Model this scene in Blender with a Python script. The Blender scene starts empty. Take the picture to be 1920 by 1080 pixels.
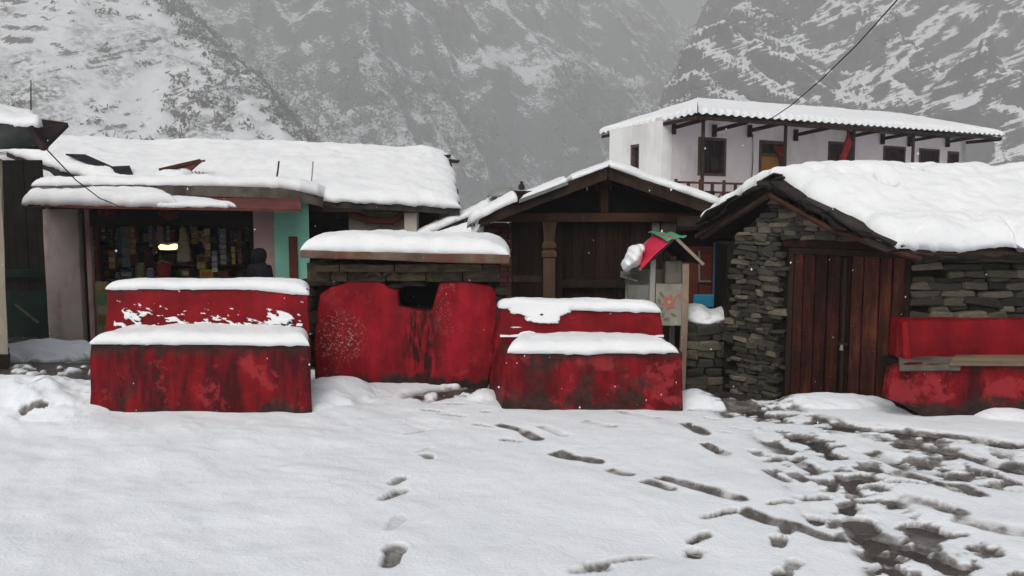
import bpy, bmesh, math, random
import numpy as np
from mathutils import Vector, Matrix, noise as mnoise

# ------------------------------------------------------------------ camera, sky, sun, exposure
scene = bpy.context.scene
F, CX, CY = 1500.0, 960.0, 540.0            # focal length and centre in photograph pixels
TH = math.atan(140.0 / 1500.0)              # the camera looks down a little
EYE = 1.6
cam_d = bpy.data.cameras.new("camera")
cam_d.sensor_width = 36.0
cam_d.lens = 36.0 * F / 1920.0
cam_d.clip_start = 0.05
cam_d.clip_end = 5000.0
cam = bpy.data.objects.new("camera", cam_d)
scene.collection.objects.link(cam)
cam.location = (0, 0, EYE)
cam.rotation_euler = (math.radians(90) - TH, 0, 0)
scene.camera = cam

world = bpy.data.worlds.new("World")
scene.world = world
world.use_nodes = True
wn, wl = world.node_tree.nodes, world.node_tree.links
wn.clear()
sky = wn.new("ShaderNodeTexSky")
sky.sky_type = 'NISHITA'
sky.sun_disc = False
SUN_EL, SUN_ROT = math.radians(46), math.radians(200)
sky.sun_elevation = SUN_EL
sky.sun_rotation = SUN_ROT
sky.air_density = 1.0
sky.dust_density = 6.0
sky.ozone_density = 0.6
hs = wn.new("ShaderNodeHueSaturation")      # a closed cloud cover: hardly any blue left
hs.inputs['Saturation'].default_value = 0.45
bg = wn.new("ShaderNodeBackground")
bg.inputs['Strength'].default_value = 0.13
wo = wn.new("ShaderNodeOutputWorld")
wl.new(sky.outputs[0], hs.inputs['Color'])
wl.new(hs.outputs[0], bg.inputs['Color'])
wl.new(bg.outputs[0], wo.inputs['Surface'])

sun_d = bpy.data.lights.new("sun", 'SUN')
sun_d.energy = 1.4
sun_d.angle = math.radians(70)
sun_d.color = (1.0, 0.995, 0.985)
sun = bpy.data.objects.new("sun", sun_d)
scene.collection.objects.link(sun)
sun.location = (0, -5, 30)
_sd = Vector((math.sin(SUN_ROT) * math.cos(SUN_EL), math.cos(SUN_ROT) * math.cos(SUN_EL), math.sin(SUN_EL)))
sun.rotation_euler = _sd.to_track_quat('Z', 'Y').to_euler()

scene.view_settings.view_transform = 'Standard'
scene.view_settings.look = 'None'
scene.view_settings.gamma = 1.0
scene.view_settings.exposure = -0.58
scene.view_settings.use_curve_mapping = False
scene.render.engine = 'CYCLES'
scene.cycles.use_denoising = True
scene.cycles.max_bounces = 7
scene.cycles.diffuse_bounces = 4
scene.cycles.glossy_bounces = 3
scene.cycles.transmission_bounces = 4
scene.cycles.volume_bounces = 2
scene.cycles.use_adaptive_sampling = True
scene.cycles.adaptive_threshold = 0.02

# ------------------------------------------------------------------ helpers
rng = random.Random(7)
COL = scene.collection
_c, _s = math.cos(TH), math.sin(TH)

def ray(x, y):
    u, v = (x - CX) / F, (CY - y) / F
    return Vector((u, _c + v * _s, -_s + v * _c))

def P(x, y, Y):
    """world point seen at photograph pixel (x, y) at depth Y"""
    d = ray(x, y)
    k = Y / d.y
    return Vector((d.x * k, Y, EYE + d.z * k))

def G(x, y, z=0.0):
    """point of the level z seen at photograph pixel (x, y)"""
    d = ray(x, y)
    k = (z - EYE) / d.z
    return Vector((d.x * k, d.y * k, z))

WORLD = {}

def tag(o, label=None, cat=None, group=None, kind=None):
    if label: o['label'] = label
    if cat: o['category'] = cat
    if group: o['group'] = group
    if kind: o['kind'] = kind
    return o

def adopt(o, parent):
    if parent is not None:
        o.parent = parent
        o.matrix_parent_inverse = WORLD.get(parent.name, Matrix.Identity(4)).inverted()

def thing(name, loc, label, cat, group=None, kind=None):
    o = bpy.data.objects.new(name, None)
    o.empty_display_size = 0.2
    COL.objects.link(o)
    o.location = loc
    WORLD[o.name] = Matrix.Translation(Vector(loc))
    return tag(o, label, cat, group, kind)

def link_mesh(name, me, mat, parent=None, smooth=False):
    if mat is not None and len(me.materials) == 0:
        me.materials.append(mat)
    o = bpy.data.objects.new(name, me)
    COL.objects.link(o)
    if smooth:
        me.polygons.foreach_set('use_smooth', [True] * len(me.polygons))
        me.set_sharp_from_angle(angle=math.radians(45))
    adopt(o, parent)
    return o

class MB:
    """collects shapes, builds ONE mesh object"""
    def __init__(s): s.v, s.f = [], []
    def add(s, vs, fs):
        b = len(s.v)
        s.v += [tuple(p) for p in vs]
        s.f += [tuple(i + b for i in f) for f in fs]
        return s
    def hexa(s, p):
        # p: bottom 4 (front-left, front-right, back-right, back-left) then top 4
        return s.add(p, [(3, 2, 1, 0), (4, 5, 6, 7), (0, 1, 5, 4), (1, 2, 6, 5), (2, 3, 7, 6), (3, 0, 4, 7)])
    def box(s, a, b):
        x0, x1 = sorted((a[0], b[0])); y0, y1 = sorted((a[1], b[1])); z0, z1 = sorted((a[2], b[2]))
        return s.hexa([(x0, y0, z0), (x1, y0, z0), (x1, y1, z0), (x0, y1, z0), (x0, y0, z1), (x1, y0, z1), (x1, y1, z1), (x0, y1, z1)])
    def obox(s, o, d, n, s0, s1, t0, t1, z0, z1):
        """box on a wall line: o origin, d direction along, n direction outwards"""
        o, d, n = Vector(o), Vector(d), Vector(n)
        def q(a, b, z): 
            w = o + d * a + n * b
            return (w.x, w.y, z)
        return s.hexa([q(s0, t1, z0), q(s1, t1, z0), q(s1, t0, z0), q(s0, t0, z0), q(s0, t1, z1), q(s1, t1, z1), q(s1, t0, z1), q(s0, t0, z1)])
    def tube(s, pts, r, n=8, cap=True):
        pts = [Vector(p) for p in pts]
        rs = r if isinstance(r, (list, tuple)) else [r] * len(pts)
        b = len(s.v)
        for i, p in enumerate(pts):
            t = (pts[min(i + 1, len(pts) - 1)] - pts[max(i - 1, 0)]).normalized()
            a = t.cross(Vector((0, 0, 1)))
            if a.length < 1e-3: a = t.cross(Vector((1, 0, 0)))
            a.normalize(); c = t.cross(a)
            for k in range(n):
                w = p + (a * math.cos(2 * math.pi * k / n) + c * math.sin(2 * math.pi * k / n)) * rs[i]
                s.v.append(tuple(w))
        for i in range(len(pts) - 1):
            for k in range(n):
                k2 = (k + 1) % n
                s.f.append((b + i * n + k, b + i * n + k2, b + (i + 1) * n + k2, b + (i + 1) * n + k))
        if cap:
            s.f.append(tuple(b + k for k in range(n))[::-1])
            s.f.append(tuple(b + (len(pts) - 1) * n + k for k in range(n)))
        return s
    def bar(s, p0, p1, w, h, up=(0, 0, 1)):
        """rectangular bar from p0 to p1"""
        p0, p1 = Vector(p0), Vector(p1)
        t = (p1 - p0).normalized()
        a = t.cross(Vector(up))
        if a.length < 1e-3: a = t.cross(Vector((0, 1, 0)))
        a.normalize(); c = a.cross(t)
        a, c = a * w / 2, c * h / 2
        return s.hexa([p0 - a - c, p0 + a - c, p1 + a - c, p1 - a - c, p0 - a + c, p0 + a + c, p1 + a + c, p1 - a + c])
    def lathe(s, c, prof, n=12):
        c = Vector(c); b = len(s.v)
        for r, z in prof:
            for k in range(n):
                s.v.append((c.x + r * math.cos(2 * math.pi * k / n), c.y + r * math.sin(2 * math.pi * k / n), c.z + z))
        for i in range(len(prof) - 1):
            for k in range(n):
                k2 = (k + 1) % n
                s.f.append((b + i * n + k, b + i * n + k2, b + (i + 1) * n + k2, b + (i + 1) * n + k))
        s.f.append(tuple(b + k for k in range(n))[::-1])
        s.f.append(tuple(b + (len(prof) - 1) * n + k for k in range(n)))
        return s
    def slab(s, quad, th):
        """thin sheet through four points, th thick downwards"""
        q = [Vector(p) for p in quad]
        n = (q[1] - q[0]).cross(q[3] - q[0]).normalized()
        if n.z < 0: n = -n
        d = n * th
        return s.hexa([p - d for p in q] + q)
    def build(s, name, mat, parent=None, bevel=0.0, seg=2, smooth=False, lump=0.0, sub=0, lscale=3.0, seed=0):
        me = bpy.data.meshes.new(name)
        me.from_pydata(s.v, [], s.f)
        bm = bmesh.new(); bm.from_mesh(me)
        bmesh.ops.recalc_face_normals(bm, faces=bm.faces)
        if bevel > 0:
            bmesh.ops.bevel(bm, geom=list(bm.edges), offset=bevel, segments=seg, profile=0.6, affect='EDGES', clamp_overlap=True)
        if sub:
            bmesh.ops.subdivide_edges(bm, edges=list(bm.edges), cuts=sub, use_grid_fill=True)
        if lump > 0:
            for v in bm.verts:
                q = v.co * lscale + Vector((seed * 3.1, seed * 1.7, seed))
                v.co += mnoise.noise_vector(q) * lump + mnoise.noise_vector(q * 3.3) * lump * 0.4
        bm.to_mesh(me); bm.free()
        return link_mesh(name, me, mat, parent, smooth)

def grid_mesh(name, X, Y, Z, mat, parent=None, smooth=True, attrs=None):
    ny, nx = X.shape
    co = np.stack([X, Y, Z], -1).reshape(-1, 3).astype(np.float32)
    idx = np.arange(nx * ny).reshape(ny, nx)
    q = np.stack([idx[:-1, :-1], idx[:-1, 1:], idx[1:, 1:], idx[1:, :-1]], -1).reshape(-1, 4).astype(np.int32)
    me = bpy.data.meshes.new(name)
    me.vertices.add(len(co)); me.vertices.foreach_set('co', co.ravel())
    me.loops.add(q.size); me.loops.foreach_set('vertex_index', q.ravel())
    me.polygons.add(len(q))
    me.polygons.foreach_set('loop_start', np.arange(0, q.size, 4, dtype=np.int32))
    me.polygons.foreach_set('loop_total', np.full(len(q), 4, np.int32))
    me.polygons.foreach_set('use_smooth', np.full(len(q), bool(smooth)))
    me.update(calc_edges=True)
    for k, a in (attrs or {}).items():
        at = me.attributes.new(k, 'FLOAT', 'POINT')
        at.data.foreach_set('value', a.astype(np.float32).ravel())
    return link_mesh(name, me, mat, parent)

def tri_mesh(name, co, faces, mat, parent=None, smooth=False):
    """many loose pieces (numpy): co (n,3), faces (m,3)"""
    me = bpy.data.meshes.new(name)
    co = np.asarray(co, np.float32); q = np.asarray(faces, np.int32)
    me.vertices.add(len(co)); me.vertices.foreach_set('co', co.ravel())
    k = q.shape[1]
    me.loops.add(q.size); me.loops.foreach_set('vertex_index', q.ravel())
    me.polygons.add(len(q))
    me.polygons.foreach_set('loop_start', np.arange(0, q.size, k, dtype=np.int32))
    me.polygons.foreach_set('loop_total', np.full(len(q), k, np.int32))
    me.polygons.foreach_set('use_smooth', np.full(len(q), bool(smooth)))
    me.update(calc_edges=True)
    return link_mesh(name, me, mat, parent)

# numpy noise
def _hash(ix, iy, seed):
    h = (ix.astype(np.int64) * 374761393 + iy.astype(np.int64) * 668265263 + seed * 1274126177) & 0xffffffff
    h = ((h ^ (h >> 13)) * 1274126177) & 0xffffffff
    return ((h ^ (h >> 16)) & 0xffff) / 65535.0

def vn(x, y, seed=0):
    x = np.asarray(x, float); y = np.asarray(y, float)
    ix, iy = np.floor(x), np.floor(y)
    fx, fy = x - ix, y - iy
    fx = fx * fx * fx * (fx * (fx * 6 - 15) + 10); fy = fy * fy * fy * (fy * (fy * 6 - 15) + 10)
    a, b = _hash(ix, iy, seed), _hash(ix + 1, iy, seed)
    c, d = _hash(ix, iy + 1, seed), _hash(ix + 1, iy + 1, seed)
    return (a * (1 - fx) + b * fx) * (1 - fy) + (c * (1 - fx) + d * fx) * fy

def fbm(x, y, oct=4, seed=0, gain=0.5):
    t, amp, tot = 0.0, 1.0, 0.0
    for i in range(oct):
        k = 2.03 ** i
        t = t + amp * vn(x * k + 17.3 * i, y * k - 9.1 * i, seed + i * 13); tot += amp; amp *= gain
    return t / tot

def ridged(x, y, oct=4, seed=0):
    t, amp, tot = 0.0, 1.0, 0.0
    for i in range(oct):
        k = 2.03 ** i
        t = t + amp * (1 - np.abs(2 * vn(x * k + 5.3 * i, y * k + 3.1 * i, seed + i * 7) - 1)); tot += amp; amp *= 0.5
    return t / tot

def sst(a, b, x):
    t = np.clip((x - a) / (b - a), 0, 1)
    return t * t * (3 - 2 * t)

def polyline_dist(X, Y, pts):
    """distance to a polyline and the fraction along it"""
    best = np.full(X.shape, 1e9); frac = np.zeros(X.shape)
    n = len(pts) - 1
    for i in range(n):
        ax, ay = pts[i][0], pts[i][1]; bx, by = pts[i + 1][0], pts[i + 1][1]
        dx, dy = bx - ax, by - ay
        t = np.clip(((X - ax) * dx + (Y - ay) * dy) / (dx * dx + dy * dy + 1e-9), 0, 1)
        d = np.hypot(X - ax - t * dx, Y - ay - t * dy)
        m = d < best
        best = np.where(m, d, best); frac = np.where(m, (i + t) / n, frac)
    return best, frac

# ------------------------------------------------------------------ materials
class NT:
    def __init__(s, name):
        s.m = bpy.data.materials.new(name); s.m.use_nodes = True
        s.n, s.l = s.m.node_tree.nodes, s.m.node_tree.links
        s.b = s.n['Principled BSDF']; s.out = s.n['Material Output']
        s.tc = s.n.new('ShaderNodeTexCoord')
    def map(s, scale=(1, 1, 1), coord='Object'):
        mp = s.n.new('ShaderNodeMapping'); mp.inputs['Scale'].default_value = scale
        s.l.new(s.tc.outputs[coord], mp.inputs['Vector']); return mp.outputs[0]
    def noise(s, scale, detail=4, rough=0.55, vec=None, dist=0.0, out='Fac'):
        t = s.n.new('ShaderNodeTexNoise'); t.inputs['Scale'].default_value = scale
        t.inputs['Detail'].default_value = detail; t.inputs['Roughness'].default_value = rough
        t.inputs['Distortion'].default_value = dist
        s.l.new(vec if vec is not None else s.map(), t.inputs['Vector'])
        return t.outputs[out]
    def ramp(s, fac, stops):
        r = s.n.new('ShaderNodeValToRGB'); e = r.color_ramp.elements
        while len(e) < len(stops): e.new(0.5)
        for k, (p, c) in enumerate(stops):
            e[k].position = p; e[k].color = (c, c, c, 1) if isinstance(c, (int, float)) else tuple(c[:3]) + (1,)
        s.l.new(fac, r.inputs[0]); return r.outputs[0]
    def mix(s, fac, a, b, mode='MIX'):
        x = s.n.new('ShaderNodeMix'); x.data_type = 'RGBA'; x.blend_type = mode
        for sock, v in ((x.inputs[0], fac), (x.inputs[6], a), (x.inputs[7], b)):
            if isinstance(v, (int, float)): sock.default_value = v
            elif isinstance(v, (tuple, list)): sock.default_value = tuple(v[:3]) + (1,)
            else: s.l.new(v, sock)
        return x.outputs[2]
    def math(s, op, a, b=0.0, clamp=False):
        x = s.n.new('ShaderNodeMath'); x.operation = op; x.use_clamp = clamp
        for sock, v in ((x.inputs[0], a), (x.inputs[1], b)):
            if isinstance(v, (int, float)): sock.default_value = v
            else: s.l.new(v, sock)
        return x.outputs[0]
    def sep(s, vec):
        x = s.n.new('ShaderNodeSeparateXYZ'); s.l.new(vec, x.inputs[0]); return x.outputs
    def rand(s):
        return s.n.new('ShaderNodeObjectInfo').outputs['Random']
    def color(s, c):
        if isinstance(c, (tuple, list)): s.b.inputs['Base Color'].default_value = tuple(c[:3]) + (1,)
        else: s.l.new(c, s.b.inputs['Base Color'])
    def rough(s, r):
        if isinstance(r, (int, float)): s.b.inputs['Roughness'].default_value = r
        else: s.l.new(r, s.b.inputs['Roughness'])
    def bump(s, h, strength=0.3, dist=0.01, prev=None):
        x = s.n.new('ShaderNodeBump'); x.inputs['Strength'].default_value = strength; x.inputs['Distance'].default_value = dist
        s.l.new(h, x.inputs['Height'])
        if prev is not None: s.l.new(prev, x.inputs['Normal'])
        s.l.new(x.outputs[0], s.b.inputs['Normal']); return x.outputs[0]

def matte(name, c1, c2, scale=4.0, rough=0.85, bump=0.3, bscale=40.0, bdist=0.01, stretch=(1, 1, 1), rnd=0.0, spec=0.07, dirt=None, dscale=1.5, metal=0.0, dthr=(0.5, 0.7)):
    t = NT(name)
    v = t.map(stretch)
    c = t.ramp(t.noise(scale, 6, 0.6, v), [(0.3, c1), (0.7, c2)])
    if dirt is not None:
        d = t.ramp(t.noise(dscale, 5, 0.65, t.map((1, 1, 0.45))), [(dthr[0], 0.0), (dthr[1], 1.0)])
        c = t.mix(d, c, dirt)
    if rnd > 0:
        k2 = t.math('ADD', t.math('MULTIPLY', t.rand(), 2 * rnd), 1 - rnd)
        cb = t.n.new('ShaderNodeCombineColor')
        for i in range(3): t.l.new(k2, cb.inputs[i])
        c = t.mix(1.0, c, cb.outputs[0], 'MULTIPLY')
    t.color(c); t.rough(rough)
    t.b.inputs['Specular IOR Level'].default_value = spec
    t.b.inputs['Metallic'].default_value = metal
    if bump > 0: t.bump(t.noise(bscale, 5, 0.6, v), bump, bdist)
    return t.m

def snow_mat():
    t = NT('snow')
    t.color(t.ramp(t.noise(3.0, 5), [(0.3, (0.80, 0.825, 0.845)), (0.7, (0.86, 0.88, 0.895))]))
    t.rough(0.7); t.b.inputs['Specular IOR Level'].default_value = 0.2
    n = t.bump(t.noise(9.0, 6, 0.65), 0.5, 0.025)
    n = t.bump(t.noise(45.0, 5, 0.7), 0.5, 0.008, n)
    t.bump(t.noise(180.0, 3), 0.4, 0.002, n)
    return t.m

def ground_snow_mat():
    t = NT('trodden_snow')
    a = t.n.new('ShaderNodeAttribute'); a.attribute_name = 'slush'
    mot = t.noise(26.0, 5, 0.65)
    k = t.math('ADD', a.outputs['Fac'], t.math('MULTIPLY', t.math('SUBTRACT', mot, 0.5), t.math('MULTIPLY', a.outputs['Fac'], 1.4)), True)
    clean = t.ramp(t.noise(2.2, 5), [(0.3, (0.79, 0.835, 0.88)), (0.7, (0.85, 0.885, 0.925))])
    wet = t.ramp(t.noise(11.0, 6, 0.65), [(0.30, (0.042, 0.036, 0.032)), (0.5, (0.115, 0.107, 0.100)), (0.70, (0.27, 0.265, 0.26))])
    half = t.mix(t.ramp(k, [(0.0, 0.0), (0.5, 1.0)]), clean, (0.34, 0.335, 0.33))
    t.color(t.mix(t.ramp(k, [(0.42, 0.0), (0.80, 1.0)]), half, wet))
    t.rough(t.ramp(k, [(0.0, 0.75), (1.0, 0.35)]))
    t.b.inputs['Specular IOR Level'].default_value = 0.3
    n = t.bump(t.noise(12.0, 6, 0.65), 0.45, 0.02)
    n = t.bump(t.noise(48.0, 5, 0.7), 0.5, 0.007, n)
    t.bump(t.noise(190.0, 3), 0.4, 0.002, n)
    return t.m

def wet_ground_mat():
    t = NT('wet_ground')
    c = t.ramp(t.noise(5.0, 6, 0.65), [(0.3, (0.018, 0.016, 0.014)), (0.5, (0.05, 0.042, 0.037)), (0.75, (0.10, 0.085, 0.075))])
    t.color(c); t.rough(t.ramp(t.noise(3.0, 4), [(0.35, 0.15), (0.7, 0.6)]))
    t.bump(t.noise(35.0, 6, 0.65), 0.6, 0.02)
    return t.m

def red_paint(name, wear=0.5, pink=0.4, seed=0.0, top_dirt=None, bot_dirt=None, spots=0.0, pos_wear=None, streak=1.0, spot_at=None, drip=None, gain=1.0):
    """old red limewash on cement: pale rubbed patches, bare grey-brown cement, wet run-off streaks"""
    t = NT(name)
    mp = t.n.new('ShaderNodeMapping'); mp.inputs['Location'].default_value = (seed * 7.3, seed * 3.1, seed * 5.7)
    t.l.new(t.tc.outputs['Object'], mp.inputs['Vector']); V = mp.outputs[0]
    mp2 = t.n.new('ShaderNodeMapping'); mp2.inputs['Scale'].default_value = (1, 1, 0.22)
    t.l.new(V, mp2.inputs['Vector']); VS = mp2.outputs[0]
    red = t.ramp(t.noise(3.0, 6, 0.6, V), [(0.3, (0.12, 0.003, 0.006)), (0.52, (0.22, 0.005, 0.010)), (0.75, (0.31, 0.010, 0.017))])
    if gain != 1.0: red = t.mix(1.0, red, (gain, gain * 1.25, gain * 1.25), 'MULTIPLY')
    st = t.ramp(t.noise(7.0, 5, 0.6, VS), [(0.42, 1.0), (0.62, 0.0)])
    red = t.mix(t.math('MULTIPLY', st, 0.75 * streak), red, (0.05, 0.004, 0.006))
    pk = t.ramp(t.noise(3.4, 8, 0.68, V, 0.15), [(0.66 - 0.18 * pink, 0.0), (0.72 - 0.18 * pink, 1.0)])
    red = t.mix(t.math('MULTIPLY', pk, 0.75), red, (0.30, 0.028, 0.034))
    cem = t.ramp(t.noise(12.0, 6, 0.65, V), [(0.3, (0.014, 0.008, 0.007)), (0.7, (0.050, 0.030, 0.025))])
    wn_ = t.noise(2.3, 10, 0.70, V, 0.25)
    if pos_wear is not None:
        # bare patch centred on a place of this thing (where it has been rubbed off)
        cx, cy, cz, rx, rz, amt = pos_wear
        xyz = t.sep(t.tc.outputs['Object'])
        dx = t.math('DIVIDE', t.math('SUBTRACT', xyz[0], cx), rx)
        dz = t.math('DIVIDE', t.math('SUBTRACT', xyz[2], cz), rz)
        r2 = t.math('ADD', t.math('MULTIPLY', dx, dx), t.math('MULTIPLY', dz, dz))
        k = t.math('MULTIPLY', t.math('SUBTRACT', 1.0, r2, True), amt)
        wn_ = t.math('ADD', wn_, k)
    wmask = t.ramp(wn_, [(0.765 - 0.3 * wear, 0.0), (0.865 - 0.3 * wear, 0.92)])
    c = t.mix(wmask, red, cem)
    z = t.sep(t.tc.outputs['Object'])[2]
    wob = t.math('MULTIPLY', t.math('SUBTRACT', t.noise(4.0, 7, 0.65, V), 0.5), 0.55)
    zz = t.math('ADD', z, wob)
    if bot_dirt is not None:     # splashed mud and moss up to this height
        mr = t.n.new('ShaderNodeMapRange'); mr.inputs[1].default_value = bot_dirt; mr.inputs[2].default_value = bot_dirt - 0.07
        t.l.new(zz, mr.inputs[0]); c = t.mix(mr.outputs[0], c, cem)
    if top_dirt is not None:     # melt water keeps the edge under the snow wet and bare
        wob2 = t.math('MULTIPLY', t.math('SUBTRACT', t.noise(9.0, 5, 0.6, VS), 0.5), 0.25)
        mr = t.n.new('ShaderNodeMapRange'); mr.inputs[1].default_value = top_dirt - 0.04; mr.inputs[2].default_value = top_dirt + 0.03
        t.l.new(t.math('ADD', z, wob2), mr.inputs[0]); c = t.mix(t.math('MULTIPLY', mr.outputs[0], 0.85), c, cem)
    if spots > 0:
        m1 = t.ramp(t.noise(45.0, 4, 0.6, V), [(0.56, 0.0), (0.62, 1.0)])
        m2 = t.ramp(t.noise(2.4, 3, 0.5, V), [(0.56, 0.0), (0.68, 1.0)])
        if spot_at is not None:
            xyz = t.sep(t.tc.outputs['Object'])
            dx = t.math('DIVIDE', t.math('SUBTRACT', xyz[0], spot_at[0]), spot_at[2]); dz = t.math('DIVIDE', t.math('SUBTRACT', xyz[2], spot_at[1]), spot_at[3])
            r2 = t.math('SUBTRACT', 1.0, t.math('ADD', t.math('MULTIPLY', dx, dx), t.math('MULTIPLY', dz, dz)), True)
            m2 = t.math('MAXIMUM', t.math('MULTIPLY', m2, 0.35), r2)
        c = t.mix(t.math('MULTIPLY', t.math('MULTIPLY', m1, m2), spots), c, (0.40, 0.33, 0.27))
    if drip is not None:     # rusty run-off stain below an opening
        x0, w0, z1 = drip
        xyz = t.sep(t.tc.outputs['Object'])
        q = t.math('DIVIDE', t.math('ABSOLUTE', t.math('SUBTRACT', xyz[0], x0)), w0)
        m = t.math('MULTIPLY', t.math('SUBTRACT', 1.0, q, True), t.ramp(t.noise(16.0, 5, 0.65, VS), [(0.42, 0.0), (0.58, 1.0)]))
        zz2 = t.math('LESS_THAN', xyz[2], z1)
        c = t.mix(t.math('MULTIPLY', t.math('MULTIPLY', m, 1.6, True), zz2), c, (0.035, 0.006, 0.006))
    t.color(c)
    t.rough(t.ramp(t.noise(5.0, 4, 0.6, V), [(0.3, 0.38), (0.7, 0.75)]))
    t.b.inputs['Specular IOR Level'].default_value = 0.10
    h = t.math('ADD', t.noise(28.0, 6, 0.65, V), t.math('MULTIPLY', wmask, -0.5))
    t.bump(h, 0.45, 0.02)
    return t.m

def rock_mat(name, rock1, rock2, thr, snow_noise=0.25, nscale=0.12, fine=1.1, brush=None, bthr=(0.5, 0.62), bscale=0.02, strata=0.0, tilt=0.0):
    """hillside: snow lies where the slope is gentle, rock and scrub show where it is steep"""
    t = NT(name)
    geo = t.n.new('ShaderNodeNewGeometry')
    nz = t.sep(geo.outputs['Normal'])[2]
    V = t.map()
    a = t.math('MULTIPLY', t.math('SUBTRACT', t.noise(nscale, 6, 0.65, V), 0.5), snow_noise)
    b = t.math('MULTIPLY', t.math('SUBTRACT', t.noise(fine, 8, 0.78, V), 0.5), snow_noise * 1.3)
    if strata > 0:      # thin ledges along the beds of rock hold the snow
        mp = t.n.new('ShaderNodeMapping'); mp.inputs['Rotation'].default_value = (0, tilt, 0); t.l.new(t.tc.outputs['Object'], mp.inputs['Vector'])
        mq = t.n.new('ShaderNodeMapping'); mq.inputs['Scale'].default_value = (0.10, 0.10, 1.3); t.l.new(mp.outputs[0], mq.inputs['Vector'])
        b = t.math('ADD', b, t.math('MULTIPLY', t.math('SUBTRACT', t.noise(0.9, 7, 0.75, mq.outputs[0], 0.4), 0.5), strata))
    k = t.ramp(t.math('ADD', t.math('ADD', nz, a), b), [(thr - 0.025, 0.0), (thr + 0.025, 1.0)])
    rock = t.ramp(t.noise(0.5, 6, 0.7, V), [(0.3, rock1), (0.7, rock2)])
    c = t.mix(k, rock, (0.80, 0.82, 0.84))
    if brush is not None:   # scrub poking through the snow, patchy
        p1 = t.ramp(t.noise(bscale, 5, 0.6, V), [(bthr[0], 0.0), (bthr[1], 1.0)])
        p2 = t.ramp(t.noise(fine * 0.8, 8, 0.8, V), [(0.46, 1.0), (0.56, 0.0)])
        c = t.mix(t.math('MULTIPLY', p1, p2), c, brush)
    t.color(c); t.rough(0.9); t.b.inputs['Specular IOR Level'].default_value = 0.1
    t.bump(t.noise(fine * 0.7, 6, 0.7, V), 0.6, 0.6)
    return t.m

M = {}
M['snow'] = snow_mat()
M['gsnow'] = ground_snow_mat()
M['wet'] = wet_ground_mat()
M['concrete'] = matte('weathered_concrete', (0.07, 0.06, 0.05), (0.16, 0.14, 0.12), 5, 0.85, 0.4, 30, dirt=(0.03, 0.025, 0.02))
M['slabstone'] = matte('brown_slab_stone', (0.09, 0.065, 0.048), (0.20, 0.15, 0.11), 4, 0.8, 0.6, 22, 0.02, dirt=(0.14, 0.045, 0.03), dscale=3.0, rnd=0.2)
M['course'] = matte('mossy_course_stone', (0.035, 0.028, 0.021), (0.10, 0.078, 0.055), 7, 0.85, 0.9, 26, 0.03, stretch=(1, 1, 2.5), dirt=(0.03, 0.03, 0.018), dscale=4, rnd=0.25)
def stone_mat(name, stops):
    t = NT(name)
    base = t.ramp(t.rand(), stops)
    var = t.ramp(t.noise(9.0, 6, 0.65), [(0.3, 0.55), (0.7, 1.15)])
    c = t.mix(1.0, base, var, 'MULTIPLY')
    moss = t.ramp(t.noise(5.0, 5, 0.6), [(0.55, 0.0), (0.7, 0.6)])
    c = t.mix(moss, c, (0.05, 0.048, 0.024))
    t.color(c); t.rough(0.75); t.b.inputs['Specular IOR Level'].default_value = 0.10
    t.bump(t.noise(20.0, 6, 0.7), 0.7, 0.02)
    return t.m
M['stone'] = stone_mat('wall_stone', [(0.0, (0.034, 0.032, 0.028)), (0.3, (0.080, 0.073, 0.058)), (0.55, (0.062, 0.060, 0.052)), (0.8, (0.135, 0.122, 0.093)), (1.0, (0.24, 0.21, 0.155))])
M['mortar'] = matte('dark_joint_earth', (0.010, 0.008, 0.007), (0.022, 0.018, 0.014), 8, 0.95, 0.5, 30)
M['slate'] = matte('roof_slate', (0.014, 0.012, 0.011), (0.04, 0.034, 0.029), 6, 0.6, 0.6, 20, 0.02, rnd=0.35)
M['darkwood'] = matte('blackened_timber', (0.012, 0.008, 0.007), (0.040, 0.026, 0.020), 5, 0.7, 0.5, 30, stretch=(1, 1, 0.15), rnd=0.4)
M['shedwood'] = matte('old_brown_planks', (0.010, 0.006, 0.005), (0.035, 0.018, 0.012), 6, 0.7, 0.5, 30, stretch=(2, 2, 0.2), rnd=0.45)
M['beamwood'] = matte('brown_beam_timber', (0.035, 0.016, 0.010), (0.085, 0.042, 0.027), 5, 0.7, 0.5, 30, stretch=(0.3, 1, 1), rnd=0.2)
M['postwood'] = matte('carved_post_timber', (0.06, 0.036, 0.023), (0.12, 0.075, 0.05), 6, 0.7, 0.5, 30, stretch=(1, 1, 0.25))
def door_mat():
    t = NT('red_brown_door_planks')
    V = t.map((3, 3, 0.6))
    c = t.ramp(t.noise(2.4, 8, 0.7, V), [(0.34, (0.010, 0.005, 0.004)), (0.5, (0.035, 0.011, 0.008)), (0.64, (0.10, 0.026, 0.014)), (0.82, (0.20, 0.058, 0.027))])
    k = t.ramp(t.rand(), [(0.0, 0.35), (0.4, 0.85), (1.0, 1.7)])
    c = t.mix(1.0, c, k, 'MULTIPLY')
    sp = t.ramp(t.noise(60.0, 3, 0.5), [(0.70, 0.0), (0.74, 0.6)])
    c = t.mix(sp, c, (0.3, 0.2, 0.15))
    t.color(c); t.rough(0.6); t.b.inputs['Specular IOR Level'].default_value = 0.1; t.bump(t.noise(24.0, 6, 0.65, V), 0.6, 0.015)
    return t.m
M['doorwood'] = door_mat()
M['white'] = matte('white_limewash', (0.82, 0.83, 0.83), (0.89, 0.89, 0.88), 1.2, 0.9, 0.2, 12, dirt=(0.66, 0.64, 0.62), dscale=0.9)
M['pinkwhite'] = matte('pale_pink_limewash', (0.76, 0.67, 0.69), (0.86, 0.80, 0.81), 1.0, 0.9, 0.2, 12, dirt=(0.56, 0.48, 0.47), dscale=0.5)
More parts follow.
